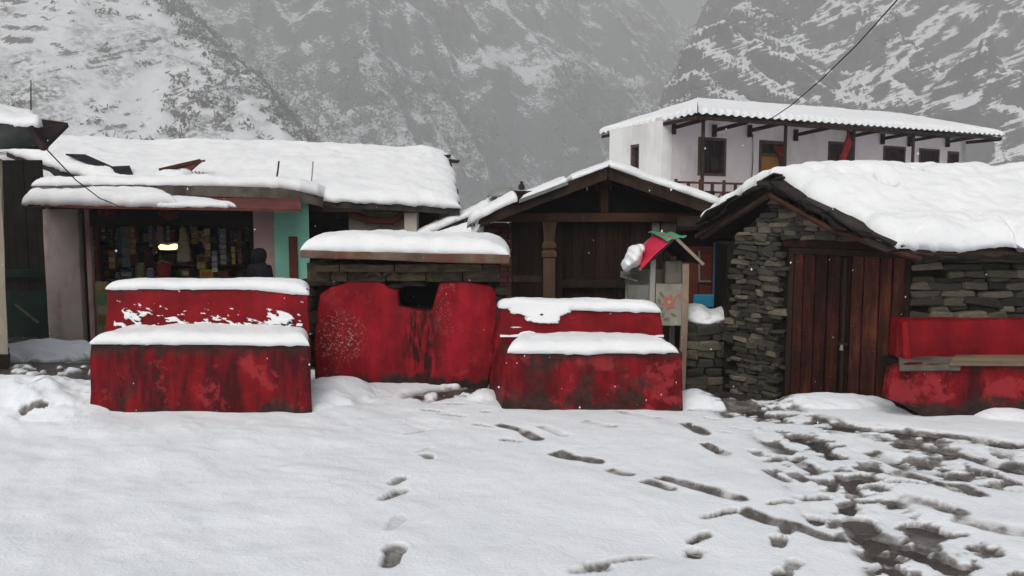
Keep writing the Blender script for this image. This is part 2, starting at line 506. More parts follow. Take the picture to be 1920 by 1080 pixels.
M['plaster'] = matte('stained_pinkish_plaster', (0.46, 0.38, 0.36), (0.58, 0.51, 0.48), 2.5, 0.9, 0.4, 25, dirt=(0.28, 0.22, 0.19), dscale=2.0)
M['pink'] = matte('pink_wall_paint', (0.50, 0.33, 0.32), (0.58, 0.40, 0.39), 2, 0.85, 0.2, 30, dirt=(0.30, 0.18, 0.17))
M['turq'] = matte('turquoise_wall_paint', (0.27, 0.64, 0.51), (0.32, 0.70, 0.57), 2, 0.8, 0.2, 30, dirt=(0.22, 0.52, 0.42), dscale=1.0)
M['beige'] = matte('beige_plaster', (0.28, 0.25, 0.20), (0.36, 0.32, 0.26), 2.5, 0.9, 0.3, 30, dirt=(0.2, 0.17, 0.13))
M['cream'] = matte('cream_pillar_plaster', (0.42, 0.38, 0.33), (0.52, 0.48, 0.42), 2.5, 0.9, 0.3, 30, dirt=(0.3, 0.26, 0.22))
M['black'] = matte('shade_black', (0.010, 0.008, 0.008), (0.02, 0.017, 0.016), 3, 0.9, 0.2, 30)  # near-black colour stands in for the shade of deep interiors and the alley
M['tarp'] = matte('black_tarpaulin', (0.008, 0.008, 0.012), (0.02, 0.02, 0.026), 3, 0.5, 0.4, 12, 0.03)
M['greytarp'] = matte('dark_grey_tarpaulin', (0.02, 0.024, 0.024), (0.05, 0.056, 0.055), 3, 0.55, 0.4, 10, 0.03)
M['canopy'] = matte('red_brown_sheet_metal', (0.10, 0.030, 0.026), (0.16, 0.055, 0.045), 4, 0.55, 0.3, 25, dirt=(0.07, 0.03, 0.025))
M['tin'] = matte('grey_tin_sheet', (0.17, 0.19, 0.18), (0.27, 0.29, 0.28), 3, 0.5, 0.2, 20, metal=0.3, dirt=(0.12, 0.11, 0.09))
M['brick'] = matte('red_brown_brick', (0.055, 0.020, 0.015), (0.11, 0.042, 0.032), 7, 0.85, 0.5, 30, rnd=0.3)
M['iron'] = matte('rusty_dark_iron', (0.018, 0.012, 0.011), (0.05, 0.028, 0.022), 9, 0.6, 0.3, 40)
M['railiron'] = matte('red_brown_railing_iron', (0.06, 0.026, 0.022), (0.10, 0.045, 0.036), 9, 0.6, 0.3, 40)
M['frame'] = matte('brown_window_timber', (0.07, 0.048, 0.042), (0.14, 0.10, 0.09), 6, 0.7, 0.3, 40)
M['shutter'] = matte('dark_shutter_timber', (0.020, 0.016, 0.016), (0.055, 0.040, 0.038), 7, 0.6, 0.3, 40, stretch=(2, 2, 0.3), rnd=0.4)
M['maroon'] = matte('maroon_cloth', (0.12, 0.012, 0.016), (0.22, 0.025, 0.03), 5, 0.9, 0.3, 40)
M['ochre'] = matte('ochre_door_paint', (0.34, 0.16, 0.045), (0.42, 0.21, 0.06), 2, 0.7, 0.2, 30, dirt=(0.26, 0.12, 0.04))
M['blue'] = matte('bright_blue_paint', (0.03, 0.26, 0.45), (0.05, 0.34, 0.55), 4, 0.6, 0.2, 40, dirt=(0.03, 0.18, 0.30))
M['brownred'] = matte('red_brown_door_paint', (0.10, 0.026, 0.018), (0.15, 0.045, 0.03), 4, 0.6, 0.3, 40)
M['greenpaint'] = matte('dull_green_paint', (0.006, 0.016, 0.012), (0.010, 0.026, 0.020), 4, 0.7, 0.3, 30)
M['clothred'] = matte('crimson_cloth', (0.50, 0.022, 0.055), (0.62, 0.04, 0.09), 4, 0.75, 0.3, 30)
M['clothgreen'] = matte('green_cloth', (0.06, 0.24, 0.13), (0.09, 0.33, 0.19), 4, 0.75, 0.3, 30)
M['greyboard'] = matte('weathered_grey_board', (0.24, 0.23, 0.19), (0.34, 0.33, 0.28), 5, 0.8, 0.4, 30, dirt=(0.17, 0.16, 0.12), dscale=3)
M['greypost'] = matte('pale_grey_post', (0.26, 0.25, 0.23), (0.36, 0.34, 0.31), 6, 0.8, 0.3, 30, stretch=(1, 1, 0.2))
M['tanpost'] = matte('pale_tan_post', (0.27, 0.22, 0.16), (0.38, 0.31, 0.24), 6, 0.8, 0.3, 30, stretch=(1, 1, 0.2), dirt=(0.16, 0.10, 0.07))
M['seatwood'] = matte('bare_seat_board', (0.15, 0.11, 0.075), (0.26, 0.20, 0.14), 5, 0.75, 0.4, 30, stretch=(0.2, 1, 1), dirt=(0.08, 0.07, 0.055), dscale=2.5)
M['wire'] = matte('black_cable', (0.02, 0.02, 0.02), (0.03, 0.03, 0.03), 5, 0.6, 0.0)
M['red1'] = red_paint('red_limewash_wide_bench', 0.80, 0.60, 1.0, 0.50, 0.07, streak=1.3)
M['red1b'] = red_paint('red_limewash_backrest', 0.05, 0.0, 2.0, 0.95, None, streak=0.4)
M['red2'] = red_paint('red_limewash_worn_bench', 0.55, 0.75, 3.3, 0.44, 0.06, pos_wear=(0.50, 0, 0.16, 0.75, 0.5, 0.205))
M['red2b'] = red_paint('red_limewash_low_backrest', 0.10, 0.05, 4.0, 0.80, None, streak=0.5)
M['red3'] = red_paint('red_limewash_spout', 0.32, 0.55, 5.2, None, 0.10, spots=0.95, streak=0.55, spot_at=(-1.62, .45, .28, .28), drip=(-.86, .26, .80), gain=1.45)
M['red4'] = red_paint('red_limewash_hut_bench', 0.45, 0.75, 6.1, 0.40, 0.14, streak=1.3)
M['red4c'] = red_paint('red_limewash_end_cheek', 0.05, 0.9, 8.2, None, None, streak=0.3)
M['red4b'] = red_paint('red_limewash_hut_backrest', 0.05, 0.1, 7.0, 0.88, None, streak=0.4)
M['spur'] = rock_mat('snowy_spur', (0.06, 0.06, 0.06), (0.13, 0.128, 0.122), 0.60, 0.45, 0.10, 0.9, (0.09, 0.095, 0.09), (0.50, 0.62), 0.05, 0.75, 0.5)
M['forest'] = rock_mat('wooded_mountain', (0.05, 0.055, 0.055), (0.12, 0.125, 0.12), 0.70, 0.65, 0.05, 0.7, (0.05, 0.056, 0.053), (0.42, 0.58), 0.014, 0.5, -0.6)
M['cliff'] = rock_mat('ledged_cliff', (0.035, 0.033, 0.03), (0.11, 0.10, 0.085), 0.67, 0.36, 0.08, 1.0, None, (.5, .6), .02, 1.5, 0.35)
M['scrub'] = matte('bare_scrub', (0.035, 0.038, 0.034), (0.08, 0.082, 0.075), 0.4, 0.95, 0.0)
# ------------------------------------------------------------------ ground
def terrain(X, Y):
    """trodden square, falling gently towards the houses behind it"""
    z = -0.045 - 0.405 * sst(7.2, 12.2, Y)
    # sheltered strip in front of the stone hut lies a little lower
    z = z - 0.16 * sst(1.45, 1.9, X) * sst(6.75, 7.4, Y) * (1 - sst(8.5, 10.5, Y)) * (1 - sst(3.4, 4.0, X) * 0.5)
    z = z + 1.2 * sst(15.5, 20.0, Y) * sst(1.5, 4.5, X)          # the white house stands on higher ground
    z = z - 4.0 * sst(40, 110, Y) - 10.0 * sst(110, 280, Y)
    return z

def heap(X, Y, c, rx, ry, h, seed=0, rough=0.5):
    d = np.hypot((X - c[0]) / rx, (Y - c[1]) / ry)
    d = d + (fbm(X * 5, Y * 5, 3, seed) - 0.5) * rough
    return h * np.clip(1 - d * d, 0, 1) ** 0.8

def gp(*pix):
    return [(G(x, y).x, G(x, y).y) for x, y in pix]

def rot_local(X, Y, c, ang):
    ca, sa = math.cos(ang), math.sin(ang)
    dx, dy = X - c[0], Y - c[1]
    return dx * ca + dy * sa, -dx * sa + dy * ca      # along, across

def window_of(X, Y, pts, r):
    xs, ys = X[0], Y[:, 0]
    i0, i1 = np.searchsorted(xs, min(p[0] for p in pts) - r), np.searchsorted(xs, max(p[0] for p in pts) + r)
    j0, j1 = np.searchsorted(ys, min(p[1] for p in pts) - r), np.searchsorted(ys, max(p[1] for p in pts) + r)
    return slice(j0, max(j1, j0 + 1)), slice(i0, max(i1, i0 + 1))

def snow_depth(X0, Y0):
    X, Y = X0, Y0
    """depth of the lying snow and how far it is trodden to slush"""
    slush = np.zeros(X.shape)
    D = 0.046 + 0.026 * (fbm(X * 0.9, Y * 0.9, 4, 3) - 0.5) + 0.018 * (fbm(X * 3.1, Y * 3.1, 3, 11) - 0.5)
    # wind-laid low ripples on the clean side
    lft = 1 + 0.9 * (1 - sst(-1.6, 0.2, X))
    D = D + 0.036 * lft * (fbm(X * 1.2, Y * 1.5 + X * 0.4, 4, 21) - 0.5) + 0.016 * lft * (fbm(X * 3.0, Y * 3.6 + X, 3, 22) - 0.5)
    # half-buried older steps: soft hollows
    for px_, py_, r, dd in ((95, 925, .16, .018), (35, 910, .14, .012), (230, 990, .2, .012), (420, 930, .22, .012), (480, 1000, .25, .012), (860, 930, .25, .010), (1000, 960, .3, .008),
                            (260, 880, .25, .014), (330, 830, .3, .014), (560, 860, .3, .010), (640, 800, .3, .012), (120, 840, .3, .02)):
        c = G(px_, py_)
        D = D - dd * np.exp(-(((X - c.x) / r) ** 2 + ((Y - c.y) / (r * 1.3)) ** 2))
    nz1 = fbm(X * 7.0, Y * 4.0, 4, 31); nz2 = fbm(X * 16, Y * 10, 3, 41)

    D = np.maximum(D, 0.012)
    # the slushy path: from the hut and the square's edge down to the lower right corner
    Mk = np.zeros(X.shape)
    for pts, w0, w1, a in (
        (gp((1400, 752), (1470, 800), (1560, 862), (1610, 920), (1645, 985), (1700, 1090)), .36, .14, 0.70),
        (gp((1390, 765), (1500, 780), (1600, 800), (1740, 815), (1930, 838)), .22, .12, 0.60),
        (gp((1560, 850), (1700, 870), (1800, 880), (1930, 900)), .32, .30, 0.52),
        (gp((1640, 960), (1720, 990), (1800, 1010), (1930, 1060)), .22, .14, 0.54),
        (gp((1700, 830), (1800, 850), (1930, 870)), .34, .28, 0.44),
        (gp((1450, 860), (1520, 930), (1560, 1000)), .14, .10, 0.42),
        (gp((1300, 735), (1340, 745), (1400, 752)), .18, .20, 0.45),
        (gp((1750, 1040), (1850, 1060), (1960, 1085)), .18, .10, 0.72)):
        d, f = polyline_dist(X, Y, pts)
        w = w0 * (1 - f) + w1 * f
        Mk = np.maximum(Mk, a * np.exp(-(d / w) ** 2 * 0.9))
    # footfalls scattered along it
    nz3 = fbm((X + Y * .55) * 4.2, (Y - X * .30) * 13.0, 4, 34)        # smeared along the way people walked
    S = Mk * (0.16 + 1.34 * sst(0.43, 0.61, 0.5 * nz1 + 0.5 * nz3)) + (nz2 - 0.5) * 0.50 * sst(0.10, 0.5, Mk)
    D = D * (1 - 0.45 * sst(0.05, 0.4, Mk))
    cut = sst(0.30, 0.66, S)
    D = D * (1 - 0.80 * cut) - 0.012 * sst(0.70, 0.95, S)
    D = D + 0.012 * sst(0.10, 0.35, Mk) * (1 - cut) * (nz2 - 0.35)      # thrown-up lumps
    slush = np.maximum(slush, sst(0.19, 0.66, S))

    # grooves where something was dragged, and heel scrapes; (points, width, strength)
    for k, (pts, w, a) in enumerate((
        (gp((1205, 903), (1260, 918)), .035, .9), (gp((1232, 893), (1300, 912), (1385, 938)), .038, 1.0),
        (gp((1385, 952), (1440, 975), (1500, 990), (1575, 1010)), .04, .85),
        (gp((1035, 846), (1075, 858), (1118, 868)), .045, 1.0), (gp((930, 793), (975, 806), (1010, 824)), .035, .7),
        (gp((1435, 880), (1470, 897)), .035, .9), (gp((1480, 880), (1510, 898)), .03, .7), (gp((1318, 832), (1355, 850)), .04, .8),
        (gp((1540, 792), (1640, 800), (1760, 812), (1930, 834)), .045, .95), (gp((1670, 875), (1740, 900), (1775, 915)), .05, .8),
        (gp((1780, 970), (1850, 985), (1930, 1000)), .05, .8), (gp((1790, 905), (1840, 930)), .04, .6), (gp((1600, 990), (1690, 1020), (1760, 1045)), .06, .9),
        (gp((1690, 800), (1730, 812)), .05, .5), (gp((1735, 835), (1850, 862), (1930, 885)), .05, .7), (gp((1280, 790), (1320, 812)), .04, .6),
        (gp((1625, 840), (1700, 870), (1760, 885)), .05, .6), (gp((1690, 930), (1790, 960)), .05, .5), (gp((1090, 790), (1150, 800)), .035, .5), (gp((1150, 770), (1230, 782)), .03, .5), (gp((1480, 850), (1530, 880)), .04, .7), (gp((1140, 880), (1180, 893)), .03, .5), (gp((1010, 800), (1060, 818)), .03, .5))):
        sl_ = window_of(X0, Y0, pts, .4); X, Y = X0[sl_], Y0[sl_]
        d, f = polyline_dist(X, Y, pts)
        ww = w * (0.55 + 1.1 * fbm(X * 6 + k * 3, Y * 6, 3, 50 + k))
        m = (1 - sst(0.2 * ww, 1.5 * ww, d)) * a * sst(0.0, 0.10, f) * (1 - sst(0.92, 1.0, f) * 0.8)
        D[sl_] += -0.034 * m
        gaps = .45 + 1.1 * sst(.35, .6, fbm(X * 5 + k, Y * 5, 3, 150 + k))
        slush[sl_] = np.maximum(slush[sl_], np.clip((1 - sst(0.7 * ww, 1.5 * ww, d)) * a * gaps * sst(0.0, 0.08, f), 0, 1))
    X, Y = X0, Y0

    # separate shoe prints; (pixel, direction in degrees, length, width, depth, slush)
    for k, (px_, py_, ang, L, W, dd, sl) in enumerate((
        (737, 1046, 88, .27, .105, .050, .62), (742, 985, 80, .22, .09, .010, .10), (738, 930, 66, .27, .085, .042, .50), (745, 903, 66, .16, .085, .030, .45),
        (803, 858, 110, .17, .085, .040, .62), (795, 843, 60, .18, .05, .014, .15), (784, 806, 50, .26, .05, .035, .35),
        (818, 768, 158, .26, .07, .055, .9), (848, 776, 165, .24, .07, .045, .7), (905, 796, 150, .2, .05, .045, .7), (958, 824, 150, .18, .07, .055, .85), (860, 756, 160, .3, .06, .05, .9),
        (868, 742, 170, .34, .07, .05, .9), (912, 772, 140, .1, .06, .05, .7), (880, 733, 165, .35, .06, .045, .85), (850, 727, 170, .3, .05, .045, .85),
        (1110, 866, 140, .08, .06, .065, 1.0), (1418, 847, 95, .14, .10, .035, .6), (1340, 840, 140, .16, .05, .05, .8), (1352, 963, 28, .26, .075, .048, .7),
        (1312, 1004, 40, .17, .075, .055, .85), (1302, 1030, 72, .12, .10, .045, .55), (1160, 1048, 22, .36, .055, .052, .6), (1108, 1068, 25, .22, .09, .045, .45),
        (1476, 995, 55, .13, .09, .045, .5), (1460, 1014, 70, .14, .09, .055, .75), (1486, 1056, 50, .14, .085, .04, .5), (1468, 1075, 75, .14, .09, .055, .75),
        (1528, 970, 80, .15, .12, .05, .7), (1465, 942, 20, .2, .06, .05, .75), (1530, 930, 10, .2, .09, .06, .9), (1618, 978, 90, .24, .17, .06, .95), (1640, 1010, 70, .18, .13, .06, .9),
        (1682, 1066, 110, .2, .13, .055, .7), (1590, 950, 60, .18, .12, .06, .9), (1760, 945, 120, .18, .10, .05, .6), (1738, 985, 140, .2, .1, .05, .7), (1850, 985, 130, .18, .07, .05, .7),
        (1805, 925, 130, .2, .06, .05, .6), (1875, 915, 135, .2, .09, .045, .5), (1700, 905, 150, .25, .07, .05, .7), (1840, 880, 150, .25, .08, .05, .7), (1310, 768, 165, .2, .06, .05, .8),
        (1335, 783, 160, .14, .06, .05, .7), (1390, 800, 165, .2, .05, .045, .6), (1360, 810, 160, .14, .05, .04, .5), (65, 752, 60, .10, .05, .035, .6), (50, 735, 20, .1, .06, .03, .5),
        (80, 768, 30, .12, .05, .035, .7), (65, 783, 20, .2, .05, .04, .8), (95, 760, 80, .08, .05, .03, .5), (125, 728, 160, .14, .06, .055, .9))):
        c = G(px_, py_)
        sl_ = window_of(X0, Y0, [c], .5); X, Y = X0[sl_], Y0[sl_]
        a, b = rot_local(X, Y, c, math.radians(ang))
        wob = (fbm(X * 14 + k, Y * 14, 3, 70 + k) - 0.5) * 0.35
        hw = W / 2 * (1 + 0.14 * np.sin(a / L * 6.0)) * (1 - 0.18 * np.exp(-((a / (L * 0.16)) ** 2)))
        r = np.maximum(np.abs(a) / (L / 2), 0) ** 2.6 + np.abs(b / hw) ** 2.6 + wob
        m = 1 - sst(0.80, 1.06, r)
        rim = np.exp(-((r - 1.6) / 0.5) ** 2) * (r > 0.9)
        fl = 0.85 + 0.15 * np.sin(a * 140)                           # lugs of the sole
        D[sl_] += -dd * .72 * m * fl + 0.003 * rim
        slush[sl_] = np.maximum(slush[sl_], m * min(1.0, sl * 1.05 + .05) * (.75 + .5 * fbm(X * 9, Y * 9, 2, k)))
    X, Y = X0, Y0

    # bare sheltered places
    bare = sst(1.30, 1.7, X) * sst(6.86, 7.25, Y + 0.10 * (nz1 - 0.5) + 0.14 * np.sin(X * 2.6)) * (1 - sst(10.5, 11.5, Y)) * (1 - sst(3.9, 4.3, X) * 0)
    bare = np.maximum(bare, 0.9 * sst(7.4, 8.2, Y) * (1 - sst(-3.3, -2.9, X)) * (1 - sst(13.5, 14.5, Y)) * sst(0.28, 0.5, nz1 + 0.25 * sst(8.0, 11, Y)))
    bare = np.maximum(bare, sst(8.3, 9.0, Y) * (1 - sst(15, 15.5, Y)) * sst(-3.3, -2.9, X) * (1 - sst(1.6, 1.9, X)))
    c0 = polyline_dist(X, Y, gp((800, 738), (900, 722)))[0]
    bare = np.maximum(bare, 0.75 * np.exp(-(c0 / 0.22) ** 2) * sst(0.35, 0.6, nz1))
    D = D * (1 - bare) - 0.04 * bare
    slush = np.maximum(slush, sst(0.1, 0.7, bare) * 0.9)
    # swept-up heaps and drifts
    c = P(85, 665, 10.6); hp = heap(X, Y, (c.x, c.y), .75, .75, .34, 5, 0.8)
    D = np.maximum(D, hp - 0.05); slush = slush * (1 - sst(0.03, 0.08, hp))
    for (px_, py_, rx, ry, h) in ((60, 758, .75, .5, .15), (150, 765, .4, .5, .08), (-20, 770, .6, .5, .12), (610, 745, .42, .5, .10), (640, 740, .3, .35, .05), (1345, 752, .40, .25, .055), (1300, 752, .25, .25, .06), (1560, 752, .55, .28, .07), (1880, 778, .3, .2, .08), (905, 745, .14, .2, .06)):
        c = G(px_, py_)
        D = D + heap(X, Y, (c.x, c.y), rx, ry, h, int(px_), 0.45)
    D = D + 0.012 * (fbm(X * 14, Y * 14, 3, 91) - 0.5) * np.clip(sst(6.2, 6.9, Y) + Mk, 0, 1)
    # far behind, snow everywhere again
    D = np.where(Y > 16, 0.08, D)
    return D, np.clip(slush, 0, 1)

def spaced(a, b, step):
    return list(np.arange(a, b, step))
gx = spaced(-5.2, 5.2, 0.0138)
r, x = 0.02, 5.2
right = []
while x < 900:
    right.append(x); r = min(r * 1.09, 60); x += r
gx = [-v for v in right[::-1]] + [v for v in gx if -5.19 < v < 5.18] + right
gy = [-60, -35, -20, -12, -7, -4, -2, -0.5, 0.5, 1.2, 1.7, 2.0] + spaced(2.15, 7.7, 0.0138) + spaced(7.71, 12.5, 0.045) + spaced(12.55, 22, 0.2)
r, y = 0.3, 22.2
while y < 1200:
    gy.append(y); r = min(r * 1.12, 60); y += r
XX, YY = np.meshgrid(np.array(gx), np.array(gy))
T_ = terrain(XX, YY)
D_, S_ = snow_depth(XX, YY)
far = sst(60, 120, np.abs(XX)) 
snow = grid_mesh('snow_ground', XX, YY, T_ + D_, M['gsnow'], None, True, {'slush': S_})
tag(snow, 'trodden snow lying over the square, with shoe prints and slush', 'snow', kind='structure')
gx2 = [v for i, v in enumerate(gx) if i % 4 == 0] + [gx[-1]]; gy2 = [v for i, v in enumerate(gy) if i % 4 == 0] + [gy[-1]]
X2, Y2 = np.meshgrid(np.array(gx2), np.array(gy2))
nearg = (np.abs(X2) < 12) & (Y2 < 16)
g = grid_mesh('ground', X2, Y2, terrain(X2, Y2) + np.where(nearg, 0.012 * (fbm(X2 * 6, Y2 * 6, 4, 77) - 0.5), -0.25), M['wet'])
tag(g, 'wet dark ground of the village square under the snow', 'ground', kind='structure')

# ------------------------------------------------------------------ mountains
KM = 2.5     # the slopes are drawn at 1 : 2.5 and set out at full size
def mountain(name, x0, x1, y0, y1, step, zf, mat, label):
    xs = np.arange(x0, x1, step); ys = np.arange(y0, y1, step)
    X, Y = np.meshgrid(xs, ys)
    Z = zf(X, Y)
    o = grid_mesh(name, X, Y, Z, mat)
    o.scale = (KM, KM, KM)
    tag(o, label, 'mountain', kind='structure')
    return X, Y, Z

def spur_z(X, Y):
    # near left spur: a face towards the square, a ridge falling to the right
    wx = X + 14 * (fbm(X * .02, Y * .02, 4, 5) - .5); wy = Y + 14 * (fbm(X * .02 + 9, Y * .02, 4, 6) - .5)
    a = 12 - 0.20 * (wx + 36) + 0.75 * (wy - 150)
    b = 12 - 1.05 * (wx + 36) - 0.26 * (wy - 150)
    k = 6.0
    z = -k * np.log(np.exp(-np.clip(a, -60, 200) / k) + np.exp(-np.clip(b, -60, 200) / k))
    g1 = ridged((X * .6 + Y * .25) * .035, (Y - X * .3) * .014, 4, 12)
    z = z + 9 * (g1 - .6) + 5.0 * (fbm(X * .06, Y * .06, 5, 14) - .5) + 1.7 * (fbm(X * .25, Y * .25, 4, 15) - .5)
    st = z / 3.2 + 2.0 * (fbm(X * .03, Y * .03, 3, 16) - .5) + X * .05
    z = z + 0.9 * (sst(.55, .95, st - np.floor(st)) - .5) * sst(.45, .6, fbm(X * .03 + 4, Y * .03, 3, 17))
    return np.maximum(z, -6)

def forest_z(X, Y):
    # the wooded flank across the valley, ribs running down to the right; the gorge lies at its right end
    base = 232 + 0.88 * np.maximum(X + 60, 0)
    wx = X + 40 * (fbm(X * .006, Y * .006, 4, 25) - .5)
    z = -6 + 0.74 * (Y - base)
    s = (wx * .85 + Y * .52)
    rib = ridged(s * .012, (Y - X) * .0035, 4, 22)
    rib2 = ridged(s * .035 + 3, (Y - X) * .010, 3, 23)
    z = z + 34 * (rib - .6) + 13 * (rib2 - .6) + 9 * (fbm(X * .03, Y * .03, 5, 24) - .5) + 4 * (fbm(X * .12, Y * .12, 4, 26) - .5)
    return np.maximum(z, -8)

def cliff_z(X, Y):
    # the ledged cliffs behind the white house
    wx = X + 22 * (fbm(X * .014, Y * .014, 4, 35) - .5); wy = Y + 22 * (fbm(X * .014 + 7, Y * .014, 4, 36) - .5)
    a = -6 + 0.72 * (wy - 165 + 0.18 * (wx - 60))
    b = -6 + 2.0 * (wx - 0.100 * wy + 16 * (fbm(X * .03, Y * .03, 4, 34) - .5))
    k = 9.0
    z = -k * np.log(np.exp(-np.clip(a, -90, 400) / k) + np.exp(-np.clip(b, -90, 400) / k))
    rib = ridged((wx * .9 + wy * .3) * .021, wy * .008, 4, 32)
    rib2 = ridged((wx * .8 - wy * .5) * .045, (wy + wx * .4) * .02, 4, 31)
    z = z + 30 * (rib - .6) + 13 * (rib2 - .6) + 8 * (fbm(X * .05, Y * .05, 5, 33) - .5)
    # tilted strata: stepped bands of rock and snowy ledges
    tri = np.abs((X * .018 + 0.5 * fbm(X * .012, Y * .012, 3, 48)) % 2 - 1)
    t = z * .9 + 46 * tri + .1 * X + 10 * (fbm(X * .02, Y * .02, 3, 37) - .5)
    for step, amt, sd in ((13.0, .45, 41), (4.6, .55, 42)):
        q = t / step + 0.6 * (fbm(X * .035, Y * .035, 3, sd) - .5)
        fr = q - np.floor(q)
        z = z + amt * step * (sst(.50, .92, fr) - fr) * (0.35 + 0.9 * fbm(X * .02, Y * .02, 2, sd + 5))
    z = z + 3.2 * (fbm(X * .16, Y * .16, 5, 38) - .5) + 2.2 * (ridged(X * .11, Y * .11, 4, 39) - .6)
    return np.maximum(z, -8)

def back_z(X, Y):
    z = -8 + 1.15 * (Y - 560 - 0.15 * np.abs(X - 80))
    z = z + 40 * (ridged(X * .008, Y * .006, 4, 45) - .6) + 12 * (fbm(X * .03, Y * .03, 4, 46) - .5)
    return np.maximum(z, -8)

Xs, Ys, Zs = mountain('hill_spur', -190, 25, 100, 228, 0.55, spur_z, M['spur'], 'steep snow-white spur dotted with scrub above the long snowy shop roof')
Xf, Yf, Zf = mountain('forest_mountain', -330, 200, 225, 570, 1.35, forest_z, M['forest'], 'hazy grey wooded mountainside with snowy ribs behind the shop and shed')
Xc, Yc, Zc = mountain('cliff_mountain', 10, 330, 140, 375, 0.75, cliff_z, M['cliff'], 'craggy cliffs with snowy ledges rising behind the white house')
mountain('back_mountain', -300, 560, 540, 760, 4.0, back_z, M['forest'], 'distant mountain almost lost in the haze at the head of the gorge')

# scrub and trees on the slopes: far-off growth nobody could count
def scrub(name, X, Y, Z, n, dens, smin, smax, label, seed, tall=1.0, m=26):
    r = np.random.RandomState(seed)
    fx = X.ravel(); fy = Y.ravel(); fz = Z.ravel()
    cand = r.randint(0, len(fx), n * 8)
    px = fx[cand] / np.maximum(fy[cand], 1)
    k = dens(fx[cand], fy[cand]) > r.rand(len(cand))
    k &= (fz[cand] > -4) & (px > -0.72) & (px < 0.72)
    cand = cand[k][:n]
    cos, fs, b = [], [], 0
    for i in cand:
        s = smin + (smax - smin) * r.rand() ** 2
        x, y, z = fx[i], fy[i], fz[i]
        d = r.normal(size=(m, 3)) * (0.42 * s, 0.42 * s, 0.42 * s * tall); d[:, 2] = np.abs(d[:, 2])
        e1 = r.normal(size=(m, 3)) * 0.15 * s; e2 = r.normal(size=(m, 3)) * 0.15 * s
        c = d + (x, y, z - 0.1 * s)
        cos.append(np.stack([c - e1, c + e1 * .6 + e2, c + e1 - e2 * .5], 1).reshape(-1, 3))
        fs.append(np.arange(m * 3).reshape(-1, 3) + b); b += m * 3
    o = tri_mesh(name, np.concatenate(cos), np.concatenate(fs), M['scrub'])
    o.scale = (KM, KM, KM)
    tag(o, label, 'scrub', kind='stuff')

def dens_spur(x, y):
    p = fbm(x * .05, y * .05, 4, 61)
    z0 = 12 - 1.05 * (x + 36) - 0.26 * (y - 150)
    a0 = 12 - 0.20 * (x + 36) + 0.75 * (y - 150)
    side = (a0 > z0)
    return np.where(side, 0.95, sst(.50, .66, p) * 0.9 + 0.05)
scrub('hillside_scrub', Xs, Ys, Zs, 2300, dens_spur, 0.7, 2.2, 'dark bare scrub scattered over the white spur', 3)
scrub('mountain_forest', Xf, Yf, Zf, 15000, lambda x, y: sst(.34, .6, fbm(x * .022, y * .022, 4, 62)), 1.4, 3.6, 'hazy mass of trees on the far mountainside', 4, 1.5, 13)
scrub('cliff_scrub', Xc, Yc, Zc, 1800, lambda x, y: sst(.50, .68, fbm(x * .035, y * .035, 4, 63)), 0.8, 2.4, 'thin dark scrub clinging to the cliff ledges', 5)

# falling-snow haze: one closed box of even air round the whole place
hz = MB().box((-1400, -60, -24.0), (1600, 2000, 640.0)).build('haze', None)
hm = bpy.data.materials.new('falling_snow_haze'); hm.use_nodes = True
hn = hm.node_tree.nodes; hn.clear()
vo = hn.new('ShaderNodeVolumePrincipled'); vo.inputs['Color'].default_value = (0.97, 0.98, 0.985, 1)
vo.inputs['Density'].default_value = 0.0009
vo.inputs['Anisotropy'].default_value = 0.0
ho = hn.new('ShaderNodeOutputMaterial'); hm.node_tree.links.new(vo.outputs[0], ho.inputs['Volume'])
hz.data.materials.append(hm)
tag(hz, 'pale grey haze of falling snow filling the valley', 'haze', kind='stuff')

# ------------------------------------------------------------------ lying snow on things
def resample(pts, ts):
    p = np.array([tuple(q) for q in pts], float)
    seg = np.hypot(np.hypot(*(np.diff(p[:, :2], axis=0).T)), np.diff(p[:, 2])); c = np.concatenate([[0], np.cumsum(seg)]); c /= c[-1]
    return np.stack([np.interp(ts, c, p[:, k]) for k in range(3)], -1)

